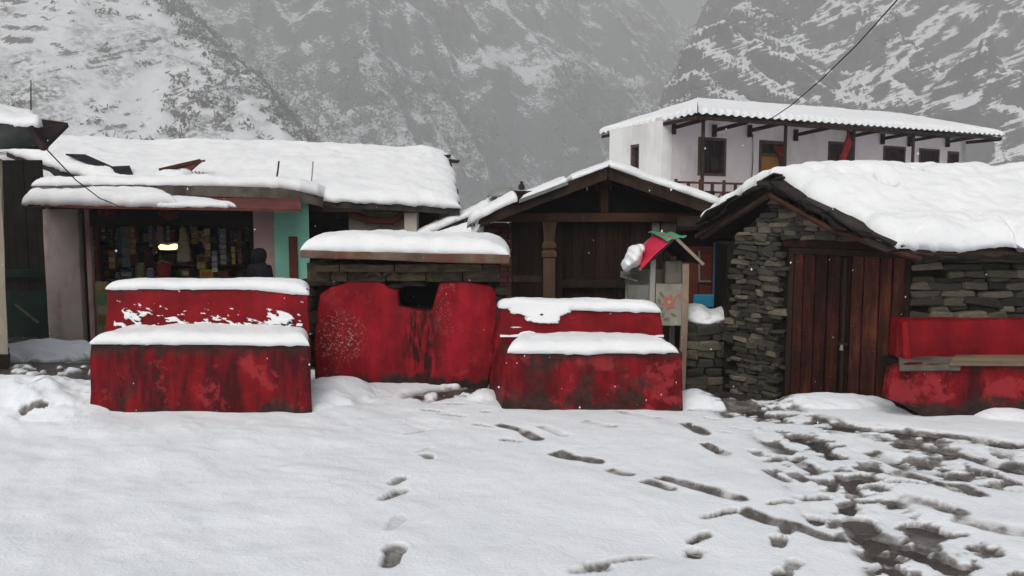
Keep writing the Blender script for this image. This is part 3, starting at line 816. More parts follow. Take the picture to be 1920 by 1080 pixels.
def snow_cap(label, back, front, th, nx=60, ny=20, pw=(8, 8), wob=0.04, lump=0.25, lscale=2.5, holes=(), seed=0, mat=None, ends=(1, 1, 1, 1), wfreq=5.0, sag=0.0):
    """blanket of snow lying between a back line and a front line, rounded off at its edges"""
    a = np.sin(np.linspace(-1, 1, nx) * math.pi / 2) * 0.6 + np.linspace(-1, 1, nx) * 0.4
    b = np.sin(np.linspace(-1, 1, ny) * math.pi / 2) * 0.6 + np.linspace(-1, 1, ny) * 0.4
    A, Bk = np.meshgrid(a, b)
    s, t = (A + 1) / 2, (Bk + 1) / 2
    L0, L1 = resample(back, (a + 1) / 2), resample(front, (a + 1) / 2)
    pos = L0[None] * (1 - t[..., None]) + L1[None] * t[..., None]
    ds = (L1[-1] + L0[-1] - L1[0] - L0[0]) / 2; ls = np.linalg.norm(ds); ds /= ls
    dt = (L1 - L0).mean(0); lt = np.linalg.norm(dt); dt /= lt
    n1 = fbm(t * lt * wfreq + seed, s * 0 + seed, 2, seed) - .5; n2 = fbm(s * ls * wfreq + seed, t * 0 + 3.3, 2, seed + 1) - .5
    n2b = fbm(s * ls * wfreq + seed, t * 0 + 9.3, 2, seed + 2) - .5
    pos += ds * (np.sign(A) * np.abs(A) ** 6 * n1 * 2 * wob)[..., None]
    pos += dt * (np.where(Bk > 0, n2, n2b) * np.sign(Bk) * np.abs(Bk) ** 6 * 2 * wob)[..., None]
    ea = np.where(A < 0, ends[0], ends[1]); eb = np.where(Bk < 0, ends[2], ends[3])
    h = th * np.sqrt(np.clip((1 - ea * np.abs(A) ** pw[0]) * (1 - eb * np.abs(Bk) ** pw[1]), 0, 1))
    wx, wy = pos[..., 0], pos[..., 1] + pos[..., 2] * .7
    h = h * (1 + lump * 2 * (fbm(wx * lscale, wy * lscale, 4, seed + 5) - .5))
    h = h * (1 + .22 * (fbm(wx * 8, wy * 8, 3, seed + 6) - .5))
    for (hs_, ht_, rs, rt, k) in holes:
        q = np.hypot((s - hs_) / rs, (t - ht_) / rt) + (fbm(wx * 9, wy * 9, 3, seed + 8) - .5) * .7
        h = h - (h + 0.03) * k * (1 - sst(.7, 1.1, q))
    crumb = (fbm(wx * 13, wy * 13, 3, seed + 7) - .5) * np.maximum(np.abs(A), np.abs(Bk)) ** 12
    pos[..., 2] += h - 0.004 + .05 * th / .15 * np.minimum(crumb, 0.0) - sag * np.abs(Bk) ** 10 * (Bk > 0)
    o = grid_mesh('snow', pos[..., 0], pos[..., 1], pos[..., 2], mat or M['snow'])
    # underside closes the blanket
    me = o.data
    bm = bmesh.new(); bm.from_mesh(me)
    ed = [e for e in bm.edges if e.is_boundary]
    if len(ed):
        bmesh.ops.holes_fill(bm, edges=ed, sides=0)
    bm.to_mesh(me); bm.free()
    return tag(o, label, 'snow', kind='stuff')

def snow_blob(label, balls, seed=0, amp=.25):
    """clump of snow: overlapping lumps grown into one skin"""
    cos, fs, n0 = [], [], 0
    for (c, r) in balls:
        bm = bmesh.new(); bmesh.ops.create_icosphere(bm, subdivisions=4, radius=1.0)
        rx, ry, rz = r
        for v in bm.verts:
            k = 1 + amp * mnoise.noise(v.co * 1.6 + Vector((seed, c[0] * 5, c[2] * 5))) + amp * .4 * mnoise.noise(v.co * 4 + Vector((seed, 0, 0)))
            cos.append((c[0] + v.co.x * rx * k, c[1] + v.co.y * ry * k, c[2] + v.co.z * rz * k))
        for f in bm.faces: fs.append([v.index + n0 for v in f.verts])
        n0 += len(bm.verts); bm.free()
    o = tri_mesh('snow', cos, fs, M['snow'], None, True)
    rm = o.modifiers.new('one_skin', 'REMESH'); rm.mode = 'VOXEL'; rm.voxel_size = .014; rm.use_smooth_shade = True
    return tag(o, label, 'snow', kind='stuff')


# flakes of the falling snow
fr_ = np.random.RandomState(17)
nf = 480
fy = 1.8 + 12 * fr_.rand(nf) ** 1.3; fx = (fr_.rand(nf) * 2 - 1) * 0.72 * fy; fz_ = EYE + (fr_.rand(nf) * 0.62 - 0.30) * fy
okf = fz_ > 0.05
fr2 = 0.0012 + 0.0018 * fr_.rand(nf)
octa = np.array([(1, 0, 0), (-1, 0, 0), (0, 1, 0), (0, -1, 0), (0, 0, 1.4), (0, 0, -1.4)]); ofs = np.array([(0, 2, 4), (2, 1, 4), (1, 3, 4), (3, 0, 4), (2, 0, 5), (1, 2, 5), (3, 1, 5), (0, 3, 5)])
cc = np.stack([fx, fy, fz_], -1)[okf]; rr_ = fr2[okf]
fl_ = tri_mesh('snowflakes', (cc[:, None] + octa[None] * rr_[:, None, None]).reshape(-1, 3), (ofs[None] + 6 * np.arange(len(cc))[:, None, None]).reshape(-1, 3), M['snow'])
tag(fl_, 'fine flakes of falling snow in the air over the square', 'snowflakes', kind='stuff')
# ------------------------------------------------------------------ the benches and the spout house on the square
def lumpy(p, name, mat, parent, bevel=0.03, sub=3, lump=0.010, lscale=3.0, seed=0):
    return MB().hexa(p).build(name, mat, parent, bevel, 3, True, lump, sub, lscale, seed)

def stuck_snow(label, o, du, dv, nu, nv, mask, th=0.014, seed=0):
    """snow blown against an upright face: o corner, du / dv edge vectors; mask(u, v) 0..1 says where it sticks"""
    o, du, dv = Vector(o), Vector(du), Vector(dv)
    n = du.cross(dv).normalized()
    if n.y > 0: n = -n
    U, V = np.meshgrid(np.linspace(0, 1, nu), np.linspace(0, 1, nv))
    m = mask(U, V)
    h = th * m - 0.012
    pos = np.array(o) + U[..., None] * np.array(du) + V[..., None] * np.array(dv) + h[..., None] * np.array(n)
    s = grid_mesh('snow', pos[..., 0], pos[..., 1], pos[..., 2], M['snow'])
    # keep only what stands proud of the wall
    bm = bmesh.new(); bm.from_mesh(s.data); bm.verts.ensure_lookup_table()
    hf = h.ravel()
    bmesh.ops.delete(bm, geom=[v for v in bm.verts if hf[v.index] < -0.0085], context='VERTS')
    bm.to_mesh(s.data); bm.free()
    return tag(s, label, 'snow', kind='stuff')

BG = 'red cement benches on the square'
# wide bench on the left
b1 = thing('bench', (-2.5, 6.6, 0), 'wide red cement bench in front of the shop, even snow along seat and back', 'bench', BG)
q = [P(163, 788, 6.28), P(584, 782, 6.28)]
fl, fr = q
tl, tr = P(172, 641, 6.33), P(580, 644, 6.33)
lumpy([(fl.x, fl.y, -.12), (fr.x, fr.y, -.12), (P(583, 700, 7.05).x, 7.05, -.12), (fl.x + .02, 7.05, -.12), tl, tr, (P(581, 640, 7.05).x, 7.05, tr.z), (tl.x, 7.05, tl.z)], 'seat_block', M['red1'], b1, .02, 4, .014, seed=1)
bl, br = P(193, 612, 6.74), P(581, 612, 6.74)
tl2, tr2 = P(202, 538, 6.80), P(578, 540, 6.80)
lumpy([(bl.x, bl.y, .5), (br.x, br.y, .5), (P(580, 600, 7.08).x, 7.08, .5), (bl.x, 7.08, .5), tl2, tr2, (P(578, 540, 7.06).x, 7.06, tr2.z), (tl2.x + .02, 7.06, tl2.z)], 'backrest', M['red1b'], b1, .022, 4, .010, seed=2)
snow_cap('even snow cushion along the seat of the wide bench', [(tl.x + .06, 6.80, tl.z), (P(577, 640, 6.8).x, 6.80, tr.z)], [(tl.x - .01, 6.305, tl.z - .01), (tr.x + .005, 6.305, tr.z - .01)], .095, 120, 30, (22, 7), .016, .26, 2.2, seed=4, ends=(1, 1, .25, 1))
snow_cap('smooth snow strip on the back of the wide bench', [(tl2.x + .02, 7.08, tl2.z - .01), (P(578, 540, 7.08).x, 7.08, tr2.z - .01)], [(tl2.x - .01, 6.775, tl2.z - .012), (P(475, 538, 6.78).x, 6.775, tl2.z - .016), (tr2.x + .01, 6.775, tr2.z - .055)], .085, 120, 16, (20, 5), .016, .22, 2.0, seed=9)
def mask1(u, v):
    n = fbm(u * 34 + v * 6, v * 9 - u * 3, 4, 5)
    lo = (1 - sst(.0, .30 + .35 * fbm(u * 9, v * 0, 2, 6), v)) * 1.0
    a = np.exp(-((u - .13) / .09) ** 2 - ((v - .42) / .26) ** 2) + np.exp(-((u - .30) / .05) ** 2 - ((v - .28) / .15) ** 2) * .9
    b_ = np.exp(-((u - .88) / .085) ** 2 - ((v - .28) / .26) ** 2) * 1.1
    hole = np.exp(-((u - .17) / .035) ** 2 - ((v - .22) / .14) ** 2)
    return sst(.64, .90, n + .58 * np.maximum(np.maximum(a, b_), lo * .62) - .6 * hole - .06)
stuck_snow('flecks of snow stuck to the back of the wide bench', Vector((bl.x + .10, 6.725, tl.z + .06)), Vector((br.x - bl.x - .16, 0, 0)), Vector((0, .052, .24)), 420, 90, mask1, .016, 1)

# worn bench right of the spout house
b2 = thing('bench', (.65, 6.8, 0), 'worn red cement bench right of the spout house, bare dark patch on its front', 'bench', BG)
fl, fr = P(938, 768, 6.42), P(1282, 778, 6.42)
tl, tr = P(948, 657, 6.46), P(1280, 658, 6.46)
bkl = P(914, 722, 7.25)
lumpy([(fl.x, fl.y, -.12), (fr.x, fr.y, -.12), (fr.x - .02, 7.25, -.12), (bkl.x, 7.25, -.12), tl, tr, (tr.x - .02, 7.2, tr.z), (P(926, 640, 7.2).x, 7.2, tl.z)], 'seat_block', M['red2'], b2, .025, 4, .014, seed=3)
bl, br = P(928, 640, 6.86), P(1247, 630, 6.86)
tl2, tr2 = P(938, 574, 6.93), P(1240, 580, 6.93)
lumpy([(bl.x, bl.y, .42), (br.x, br.y, .42), (br.x, 7.18, .42), (bl.x - .04, 7.18, .42), tl2, tr2, (tr2.x - .01, 7.16, tr2.z), (tl2.x - .02, 7.16, tl2.z)], 'backrest', M['red2b'], b2, .03, 4, .012, seed=4)
snow_cap('pillow of snow on the seat of the worn bench', [(tl.x + .10, 6.92, tl.z), (tr.x - .17, 6.92, tr.z)], [(tl.x - .01, 6.43, tl.z - .012), (tl.x + .2, 6.425, tl.z - .02), (tr.x - .01, 6.435, tr.z - .008)], .095, 120, 30, (12, 6), .03, .30, 2.6, seed=14, ends=(1, 1, .2, 1))
snow_cap('ragged snow along the back of the worn bench', [(tl2.x - .03, 7.17, tl2.z - .01), (tr2.x - .02, 7.17, tr2.z - .01)], [(tl2.x - .02, 6.90, tl2.z - .01), (tr2.x, 6.90, tr2.z - .02)], .085, 120, 16, (16, 5), .02, .30, 3.0, seed=19)
def mask2(u, v):
    n = fbm(u * 26, v * 10, 4, 25) - .5
    lobe = np.exp(-((u - .27) / (.10 + .05 * v)) ** 2) * sst(.28, .55, v) + .9 * np.exp(-((u - .22) / .17) ** 2) * sst(.62, .80, v)
    rim = sst(.86, .97, v + .10 * (fbm(u * 12, v * 0, 3, 26) - .5)) * (1 - .8 * sst(.4, .5, u))
    gap = np.exp(-((u - .255) / .025) ** 2 - ((v - .70) / .06) ** 2)
    low = np.exp(-((u - .17) / .07) ** 2 - ((v - .10) / .10) ** 2) * .9 + .8 * np.exp(-((v - .02) / (.04 + .06 * fbm(u * 14, v * 0, 3, 28))) ** 2)
    tick = .9 * np.exp(-((u - .10) / .05) ** 2 - ((v - .30) / .03) ** 2)
    return sst(.40, .62, np.maximum.reduce([lobe, rim, low, tick]) - gap + .45 * n)
stuck_snow('snow lobe sagging down the back of the worn bench', Vector((tl2.x + .0, 6.845, tl.z + .05)), Vector((br.x - bl.x - .06, 0, 0)), Vector((0, .066, tl2.z - tl.z - .035)), 380, 90, mask2, .022, 2)

# red spout house between the benches
sp = thing('spout_house', (-1.0, 7.8, -.1), 'low red plastered spout house with dark square niche under a snow-capped stone slab', 'spout house')
zt = P(760, 528, 7.45).z
L, R_ = P(592, 600, 7.5).x, P(934, 600, 7.5).x
nl, nr = P(744, 560, 7.5).x, P(822, 560, 7.5).x
nz0 = P(780, 580, 7.5).z
core = MB()
core.box((L - .02, 7.50, -.4), (nl, 8.45, zt)); core.box((nr, 7.503, -.4), (R_, 8.447, zt - .002))
core.box((nl - .01, 7.506, -.4), (nr + .01, 8.44, nz0)); core.box((nl - .01, 7.95, nz0 - .01), (nr + .01, 8.43, zt - .004))
core.build('core', M['mortar'], sp)
out = [(593, 712), (588, 650), (591, 600), (600, 552), (622, 537), (640, 533), (652, 527), (712, 527), (728, 539), (745, 545), (748, 574), (775, 580), (808, 583), (815, 560), (824, 531), (850, 527), (888, 530), (918, 536), (931, 547), (934, 580), (929, 640), (921, 690), (914, 728), (860, 740), (780, 742), (700, 738), (640, 728)]
bm = bmesh.new()
vs = [bm.verts.new(P(x, y, 7.42 + .05 * max(0, abs(x - 760) - 120) / 60 * .5)) for x, y in out]
fc = bm.faces.new(vs)
ex = bmesh.ops.extrude_face_region(bm, geom=[fc])
for e in ex['geom']:
    if isinstance(e, bmesh.types.BMVert): e.co.y = 7.51
bmesh.ops.recalc_face_normals(bm, faces=bm.faces)
front_e = [e for e in bm.edges if all(abs(v.co.y - 7.51) > 1e-3 for v in e.verts)]
bmesh.ops.bevel(bm, geom=front_e, offset=.022, segments=3, profile=.5, affect='EDGES', clamp_overlap=True)
bmesh.ops.triangulate(bm, faces=[f for f in bm.faces if len(f.verts) > 4])
bmesh.ops.subdivide_edges(bm, edges=[e for e in bm.edges if e.calc_length() > .12], cuts=3, use_grid_fill=False)
bmesh.ops.triangulate(bm, faces=[f for f in bm.faces if len(f.verts) > 4])
for v in bm.verts:
    v.co.y += mnoise.noise(v.co * 2.2) * .018 + mnoise.noise(v.co * 7) * .006
me = bpy.data.meshes.new('plaster'); bm.to_mesh(me); bm.free()
link_mesh('plaster', me, M['red3'], sp, True)
# rough stones beside and above the plaster
STONES = []
for k in range(12):
    bm = bmesh.new(); bmesh.ops.create_cube(bm, size=1.0)
    rr = random.Random(100 + k)
    for v in bm.verts:
        v.co += Vector((rr.uniform(-.16, .12), rr.uniform(-.06, .06), rr.uniform(-.18, .12)))
    bmesh.ops.bevel(bm, geom=list(bm.edges), offset=.17, segments=2, profile=.5, affect='EDGES', clamp_overlap=True)
    for v in bm.verts:
        v.co += mnoise.noise_vector(v.co * 2.4 + Vector((k, 0, 0))) * .10
    me = bpy.data.meshes.new('stone'); bm.to_mesh(me); bm.free()
    me.materials.append(M['stone']); STONES.append(me)
def put_stone(parent, c, w, h, dpt, ang, tilt, r, mat=None, name='stone'):
    o = bpy.data.objects.new(name, r.choice(STONES)); COL.objects.link(o)
    o.matrix_basis = Matrix.Translation(c) @ Matrix.Rotation(ang, 4, 'Z') @ Matrix.Rotation(tilt, 4, 'Y') @ Matrix.Diagonal((w * 1.06, dpt, h * 1.10, 1))
    adopt(o, parent)
    if mat is not None:
        o.material_slots[0].link = 'OBJECT'; o.material_slots[0].material = mat
    return o
rr = random.Random(31)
for (x, y, w, h) in ((585, 545, 30, 18), (582, 566, 26, 22), (588, 590, 24, 20), (583, 612, 22, 18), (590, 528, 40, 12), (625, 529, 40, 9), (585, 640, 20, 24), (584, 672, 20, 26), (940, 560, 22, 18), (942, 545, 26, 14), (940, 586, 20, 22), (745, 534, 34, 8), (780, 530, 38, 7)):
    c = P(x, y, 7.56); put_stone(sp, c, w / 200, h / 200, .3, rr.uniform(-.1, .1), rr.uniform(-.06, .06), rr, M['course'])
# course of dressed stones and the top slab
xs = [578, 622, 655, 726, 800, 868, 938]
for i in range(len(xs) - 1):
    a, b = P(xs[i] + 1, 527, 7.47), P(xs[i + 1] - 1, 527, 7.47)
    dy = rr.uniform(-.015, .015)
    t0 = P(xs[i], 493 + (i % 3), 7.4).z
    MB().box((a.x, 7.40 + dy, P(760, 528, 7.4).z), (b.x, 8.5, t0)).build('course_stone', M['course'], sp, .012, 2, True, .010, 2, 6, i)
xs2 = [590, 640, 742, 905]
for i in range(3):
    a, b = P(xs2[i], 495, 7.38), P(xs2[i + 1] - 2, 495, 7.38)
    MB().box((a.x, 7.33 + rr.uniform(-.02, .02), P(760, 510, 7.34).z), (b.x, 7.45, P(760, 497 - i, 7.34).z)).build('carved_band', M['course'], sp, .008, 2, True, .008, 2, 9, i + 9)
for k in range(7):   # worn zigzag carving
    x = 668 + k * 16
    MB().bar(P(x, 518 if k % 2 else 508, 7.385), P(x + 16, 508 if k % 2 else 518, 7.385), .025, .016, (0, 1, 0)).build('carving', M['course'], sp)
a, b = P(561, 484, 7.18), P(956, 496, 7.18)
a2, b2_ = P(561, 472, 7.18), P(956, 480, 7.18)
MB().hexa([(a.x, 7.18, a.z), (b.x, 7.18, b.z), (b.x, 8.55, b.z), (a.x, 8.55, a.z), (a2.x, 7.18, a2.z + .01), (b2_.x, 7.18, b2_.z + .01), (b2_.x, 8.55, b2_.z + .01), (a2.x, 8.55, a2.z + .01)]).build('top_slab', M['slabstone'], sp, .014, 2, True, .010, 4, 4, 5)
snow_cap('thick smooth snow on the stone slab of the spout house', [(a2.x + .02, 8.5, a2.z + .01), (b2_.x - .02, 8.5, b2_.z + .01)], [(a2.x + .0, 7.19, a2.z + .005), (b2_.x - .0, 7.19, b2_.z + .005)], .165, 140, 50, (8, 12), .02, .22, 1.8, seed=23)

# red bench against the stone hut
b3 = thing('bench', (4.1, 6.5, -.05), 'low red cement bench built against the stone hut wall, crumbling along its foot', 'bench', BG)
RX = 5.6
pts = [(1666, 748), (1676, 692), (1700, 684), (1935, 684), (2310, 684), (2310, 820), (1930, 808), (1800, 800), (1752, 794), (1728, 780), (1706, 764), (1686, 756)]
bm = bmesh.new()
vs = [bm.verts.new(P(x, y, 6.20)) for x, y in pts]
fc = bm.faces.new(vs)
ex = bmesh.ops.extrude_face_region(bm, geom=[fc])
for e in ex['geom']:
    if isinstance(e, bmesh.types.BMVert): e.co.y = 6.32; 
bmesh.ops.recalc_face_normals(bm, faces=bm.faces)
bmesh.ops.bevel(bm, geom=[e for e in bm.edges if all(v.co.y < 6.25 for v in e.verts)], offset=.015, segments=2, profile=.5, affect='EDGES', clamp_overlap=True)
bmesh.ops.triangulate(bm, faces=[f for f in bm.faces if len(f.verts) > 4])
bmesh.ops.subdivide_edges(bm, edges=[e for e in bm.edges if e.calc_length() > .10], cuts=3)
bmesh.ops.triangulate(bm, faces=[f for f in bm.faces if len(f.verts) > 4])
for v in bm.verts: v.co.y += mnoise.noise(v.co * 4) * .022 + mnoise.noise(Vector((v.co.x * 9, 0, v.co.z * 1.5))) * .014
me = bpy.data.meshes.new('front_plaster'); bm.to_mesh(me); bm.free()
link_mesh('front_plaster', me, M['red4'], b3, True)
zs = P(1800, 684, 6.25).z
MB().box((P(1716, 700, 6.26).x, 6.25, -.35), (RX, 6.84, zs - .03)).build('core', M['mortar'], b3, .02, 2, True, .02, 3, 5, 3)
MB().hexa([(P(1684, 684, 6.18).x, 6.16, zs - .035), (P(1800, 684, 6.18).x, 6.165, zs - .03), (P(1800, 684, 6.7).x, 6.7, zs - .03), (P(1684, 684, 6.7).x, 6.7, zs - .035), (P(1684, 684, 6.18).x, 6.16, zs + .006), (P(1800, 684, 6.18).x, 6.165, zs + .012), (P(1800, 684, 6.7).x, 6.7, zs + .012), (P(1684, 684, 6.7).x, 6.7, zs + .006)]).build('seat_edge', M['concrete'], b3, .01, 2, True, .01, 3, 6, 2)
MB().hexa([(P(1780, 684, 6.13).x, 6.13, zs + .014), (RX, 6.10, zs + .014), (RX, 6.55, zs + .014), (P(1790, 684, 6.5).x, 6.5, zs + .014), (P(1780, 684, 6.13).x, 6.13, zs + .034), (RX, 6.10, zs + .034), (RX, 6.55, zs + .034), (P(1790, 684, 6.5).x, 6.5, zs + .034)]).build('seat_board', M['seatwood'], b3, .006, 2, True, .005, 3, 4, 4)
zb = P(1800, 600, 6.62).z
c1, c2 = P(1689, 668, 6.55), P(1692, 600, 6.60)
lumpy([(c1.x, 6.56, zs - .02), (RX, 6.56, zs - .02), (RX, 6.845, zs - .02), (c1.x + .02, 6.845, zs - .02), (c2.x, 6.62, zb), (RX, 6.62, zb), (RX, 6.845, zb), (c2.x + .02, 6.845, zb)], 'backrest', M['red4b'], b3, .03, 4, .012, seed=6)
c3 = P(1707, 665, 6.5)
lumpy([(c1.x - .01, 6.46, zs - .01), (c3.x, 6.46, zs - .01), (c3.x, 6.63, zs - .01), (c1.x - .01, 6.63, zs - .01), (c2.x - .01, 6.56, zb - .01), (c3.x + .01, 6.56, zb - .01), (c3.x + .01, 6.66, zb - .01), (c2.x - .01, 6.66, zb - .01)], 'end_cheek', M['red4c'], b3, .02, 3, .008, seed=7)
# ------------------------------------------------------------------ stone hut with plank door
A = Vector((3.38, 6.85, 0)); Bc = Vector((2.20, 8.15, 0))
gd = (Bc - A); GL = gd.length; gd.normalize()
gn = Vector((-gd.y, gd.x, 0))
if gn.y > 0: gn = -gn
def on_line(o, d, px_):
    u = (px_ - CX) / F / (_c)            # close enough for points near the horizon
    return (u * o.y - o.x) / (d.x - u * d.y)
def gz(s, py_):
    w = A + gd * s
    return P(960, py_, w.y).z
hut = thing('stone_hut', (3.6, 7.4, -.2), 'dry-stone hut with red-brown plank door and thick snow on its slate roof', 'hut')
ZB = -.45
R1 = P(1455, 347, 7.76); R1 = Vector((R1.x, 7.76, R1.z))
wall = MB()
sR = on_line(A, gd, 1455)
zeL, zeR = 1.28, 1.20
wall.add([tuple(A + Vector((0, 0, ZB)) - gn * .02), tuple(Bc + Vector((0, 0, ZB)) - gn * .02), tuple(Bc + Vector((0, 0, zeL)) - gn * .02), tuple(A + gd * sR + Vector((0, 0, R1.z - .10)) - gn * .02), tuple(A + Vector((0, 0, zeR)) - gn * .02),
          tuple(A + Vector((0, 0, ZB)) - gn * .3), tuple(Bc + Vector((0, 0, ZB)) - gn * .3), tuple(Bc + Vector((0, 0, zeL)) - gn * .3), tuple(A + gd * sR + Vector((0, 0, R1.z - .10)) - gn * .3), tuple(A + Vector((0, 0, zeR)) - gn * .3)],
         [(0, 1, 2, 3, 4), (9, 8, 7, 6, 5), (0, 5, 6, 1), (1, 6, 7, 2), (2, 7, 8, 3), (3, 8, 9, 4), (4, 9, 5, 0)])
gable = wall.build('gable_wall', M['mortar'], hut)
fw = MB().box((3.40, 6.87, ZB), (5.8, 7.15, 1.25)).build('front_wall', M['mortar'], hut)
MB().hexa([tuple(Bc + Vector((0, .02, ZB))), tuple(Bc + Vector((.3, 0.02, ZB))), (2.9, 10.4, ZB), (2.6, 10.4, ZB), tuple(Bc + Vector((0, .02, 1.26))), tuple(Bc + Vector((.3, .02, 1.26))), (2.9, 10.4, 1.26), (2.6, 10.4, 1.26)]).build('side_wall', M['mortar'], hut)
ds0, ds1 = on_line(A, gd, 1697), on_line(A, gd, 1489)
dzt = gz((ds0 + ds1) / 2, 472)
def roofline(s):
    return zeR + (R1.z - .10 - zeR) * s / sR if s < sR else R1.z - .10 + (zeL - R1.z + .10) * (s - sR) / (GL - sR)
rr = random.Random(5)
def lay(parent, o, d, n, s0, s1, z0, z1, ok, hr=(.028, .060), wr=(.07, .21), proud=.03):
    z = z0; ang = math.atan2(d.y, d.x)
    while z < z1:
        h = rr.uniform(*hr); s = s0 - rr.uniform(0, .05)
        while s < s1:
            w = rr.uniform(*wr) * (.7 + h * 6)
            c = s + w / 2
            if ok(c, z + h / 2, w, h):
                k = 1
                for j in range(k):
                    hh = h / k
                    p = o + d * c + n * (rr.uniform(-.02, proud)) + Vector((0, 0, z + hh * (j + .5) + rr.uniform(-.006, .006)))
                    put_stone(parent, p, w * rr.uniform(.93, 1.0), hh * rr.uniform(.88, 1.02), rr.uniform(.10, .16), ang, rr.uniform(-.11, .11), rr)
            s += w
        z += h
def ok_g(c, z, w, h):
    if ds0 - .02 < c + w * .5 and c - w * .5 < ds1 + .03 and z < dzt + .10: return False
    return c - w / 2 > -.06 and c + w / 2 < GL and z + h / 2 < roofline(min(max(c, 0), GL)) - .0 and z > -.32
lay(gable, A, gd, gn, ds1, GL, -.34, R1.z, lambda c, z, w, h: ok_g(c, z, w, h))
lay(gable, A, gd, gn, 0, ds1, dzt + .1, R1.z, lambda c, z, w, h: ok_g(c, z, w, h), (.04, .06), (.10, .24))
lay(fw, Vector((3.42, 6.87, 0)), Vector((1, 0, 0)), Vector((0, -1, 0)), 0, 2.25, .52, 1.22, lambda c, z, w, h: c - w / 2 > -.03, (.035, .075), (.10, .32))
# door: planks, lintel, sill rail
door = MB().obox(A, gd, gn, ds0, ds1, -.06, -.03, -.35, dzt).build('door', M['darkwood'], hut)
n = 9; w = (ds1 - ds0) / n
edges = [ds0 + i * w for i in range(n + 1)]
for i in range(1, n): edges[i] += rr.uniform(-.018, .018)
for i in range(n):
    o_ = rr.uniform(-.012, .012)
    MB().obox(A, gd, gn, edges[i] + .006, edges[i + 1] - .006, -.03, .012 + o_, -.34, dzt - .012).build('plank', M['doorwood'], door, .004, 1)
MB().obox(A, gd, gn, (ds0 + ds1) / 2 - .014, (ds0 + ds1) / 2 + .014, .015, .045, -.3, dzt - .05).build('cover_strip', M['darkwood'], door, .004, 1)
MB().obox(A, gd, gn, (ds0 + ds1) / 2 - .05, (ds0 + ds1) / 2 + .05, .03, .05, .40, .425).build('latch', M['iron'], door, .003, 1)
MB().tube([A + gd * ((ds0 + ds1) / 2 + .0) + gn * .055 + Vector((0, 0, .41)), A + gd * ((ds0 + ds1) / 2) + gn * .06 + Vector((0, 0, .36))], [.012, .018], 8).build('padlock', M['tin'], door)
MB().obox(A, gd, gn, ds0 - .05, ds1 + .10, -.05, .055, dzt + .03, dzt + .105).build('lintel', M['doorwood'], hut, .008, 2, True, .006, 2, 5)
MB().obox(A, gd, gn, ds0 - .02, ds1 + .05, -.05, .04, dzt - .035, dzt + .025).build('lintel', M['darkwood'], hut, .006, 2, True, .005, 2, 5, 3)
MB().obox(A, gd, gn, ds1, ds1 + .05, -.06, .03, -.35, dzt).build('door_post', M['darkwood'], hut, .006)
MB().obox(A, gd, gn, ds0 - .05, ds0 - .002, -.06, .035, -.35, dzt).build('door_post', M['darkwood'], hut, .006)
pc = on_line(A, gd, 1543)
MB().obox(A, gd, gn, pc - .05, pc + .05, -.05, .05, gz(pc, 452), gz(pc, 425)).build('king_block', M['doorwood'], hut, .01, 2, True, .02, 3, 8)
MB().obox(A, gd, gn, pc - .02, pc + .02, -.05, .04, gz(pc, 425), gz(pc, 398)).build('king_post', M['doorwood'], hut, .006, 1)

# roof: boards, slates and a barge pole
E1 = P(1712, 476, 6.56); E2 = Vector((6.6, 6.50, E1.z - .02)); R2 = Vector((7.2, 7.95, R1.z + .03))
B1 = P(1302, 440, 8.65); B2 = Vector((7.2, 10.6, 1.25))
ro = gn * .10
roof = MB(); roof.slab([R1, R2, E2, E1], .05); roof.slab([R1 + Vector((0, 0, .001)), B1, B2, R2 + Vector((0, 0, .001))], .05)
roof = roof.build('roof', M['darkwood'], hut)
def slate(parent, c, du, dv, w, l, th, r):
    du = du.normalized(); n_ = du.cross(dv).normalized()
    if n_.z < 0: n_ = -n_
    dv = n_.cross(du)
    pts = []
    for (a, b) in ((-.5, -.5), (.0, -.55), (.5, -.5), (.55, 0), (.5, .5), (.0, .54), (-.5, .5), (-.54, 0)):
        pts.append(c + du * (a * w * r.uniform(.85, 1.1)) + dv * (b * l * r.uniform(.85, 1.1)))
    m = MB(); m.add([p - n_ * th / 2 for p in pts] + [p + n_ * th / 2 for p in pts], [tuple(range(7, -1, -1)), tuple(range(8, 16))] + [(i, (i + 1) % 8, 8 + (i + 1) % 8, 8 + i) for i in range(8)])
    return m.build('slate', M['slate'], parent)
rr = random.Random(12)
for (pa, pb, cnt, inn) in ((R1, E1, 15, (E2 - E1).normalized()), (R1, B1, 11, (B2 - B1).normalized())):
    d_ = pb - pa
    for k in range(cnt):
        for lay_ in range(3):
            f = (k + rr.uniform(.1, .9)) / cnt * .87
            c = pa + d_ * f + inn * (.06 + rr.uniform(-.06, .10)) + Vector((0, 0, .012 + lay_ * .026 + rr.uniform(-.006, .006)))
            slate(roof, c, d_ + Vector((0, 0, rr.uniform(-.08, .02))), inn, rr.uniform(.16, .34), rr.uniform(.26, .42), rr.uniform(.014, .024), rr)
for k in range(14):
    c = E1 + (E2 - E1) * ((k + .9) / 20) + Vector((0, .12, .045 + rr.uniform(-.01, .01)))
    slate(roof, c, E2 - E1, (R1 + (E2 - E1) * .25) - E1, rr.uniform(.14, .24), .28, .014, rr)
MB().tube([R1 + gn * .16 + Vector((.02, 0, -.10)), (R1 + E1) / 2 + gn * .14 + Vector((0, 0, -.115)), E1 + gn * .06 + Vector((.10, 0, -.05))], .026, 7).build('barge_pole', M['beamwood'], hut)
MB().tube([R1 + gn * .14 + Vector((-.02, 0, -.12)), B1 + gn * .04 + Vector((0.1, -.02, -.04))], .028, 7).build('barge_pole', M['darkwood'], hut)
up = Vector((0, 0, .055))
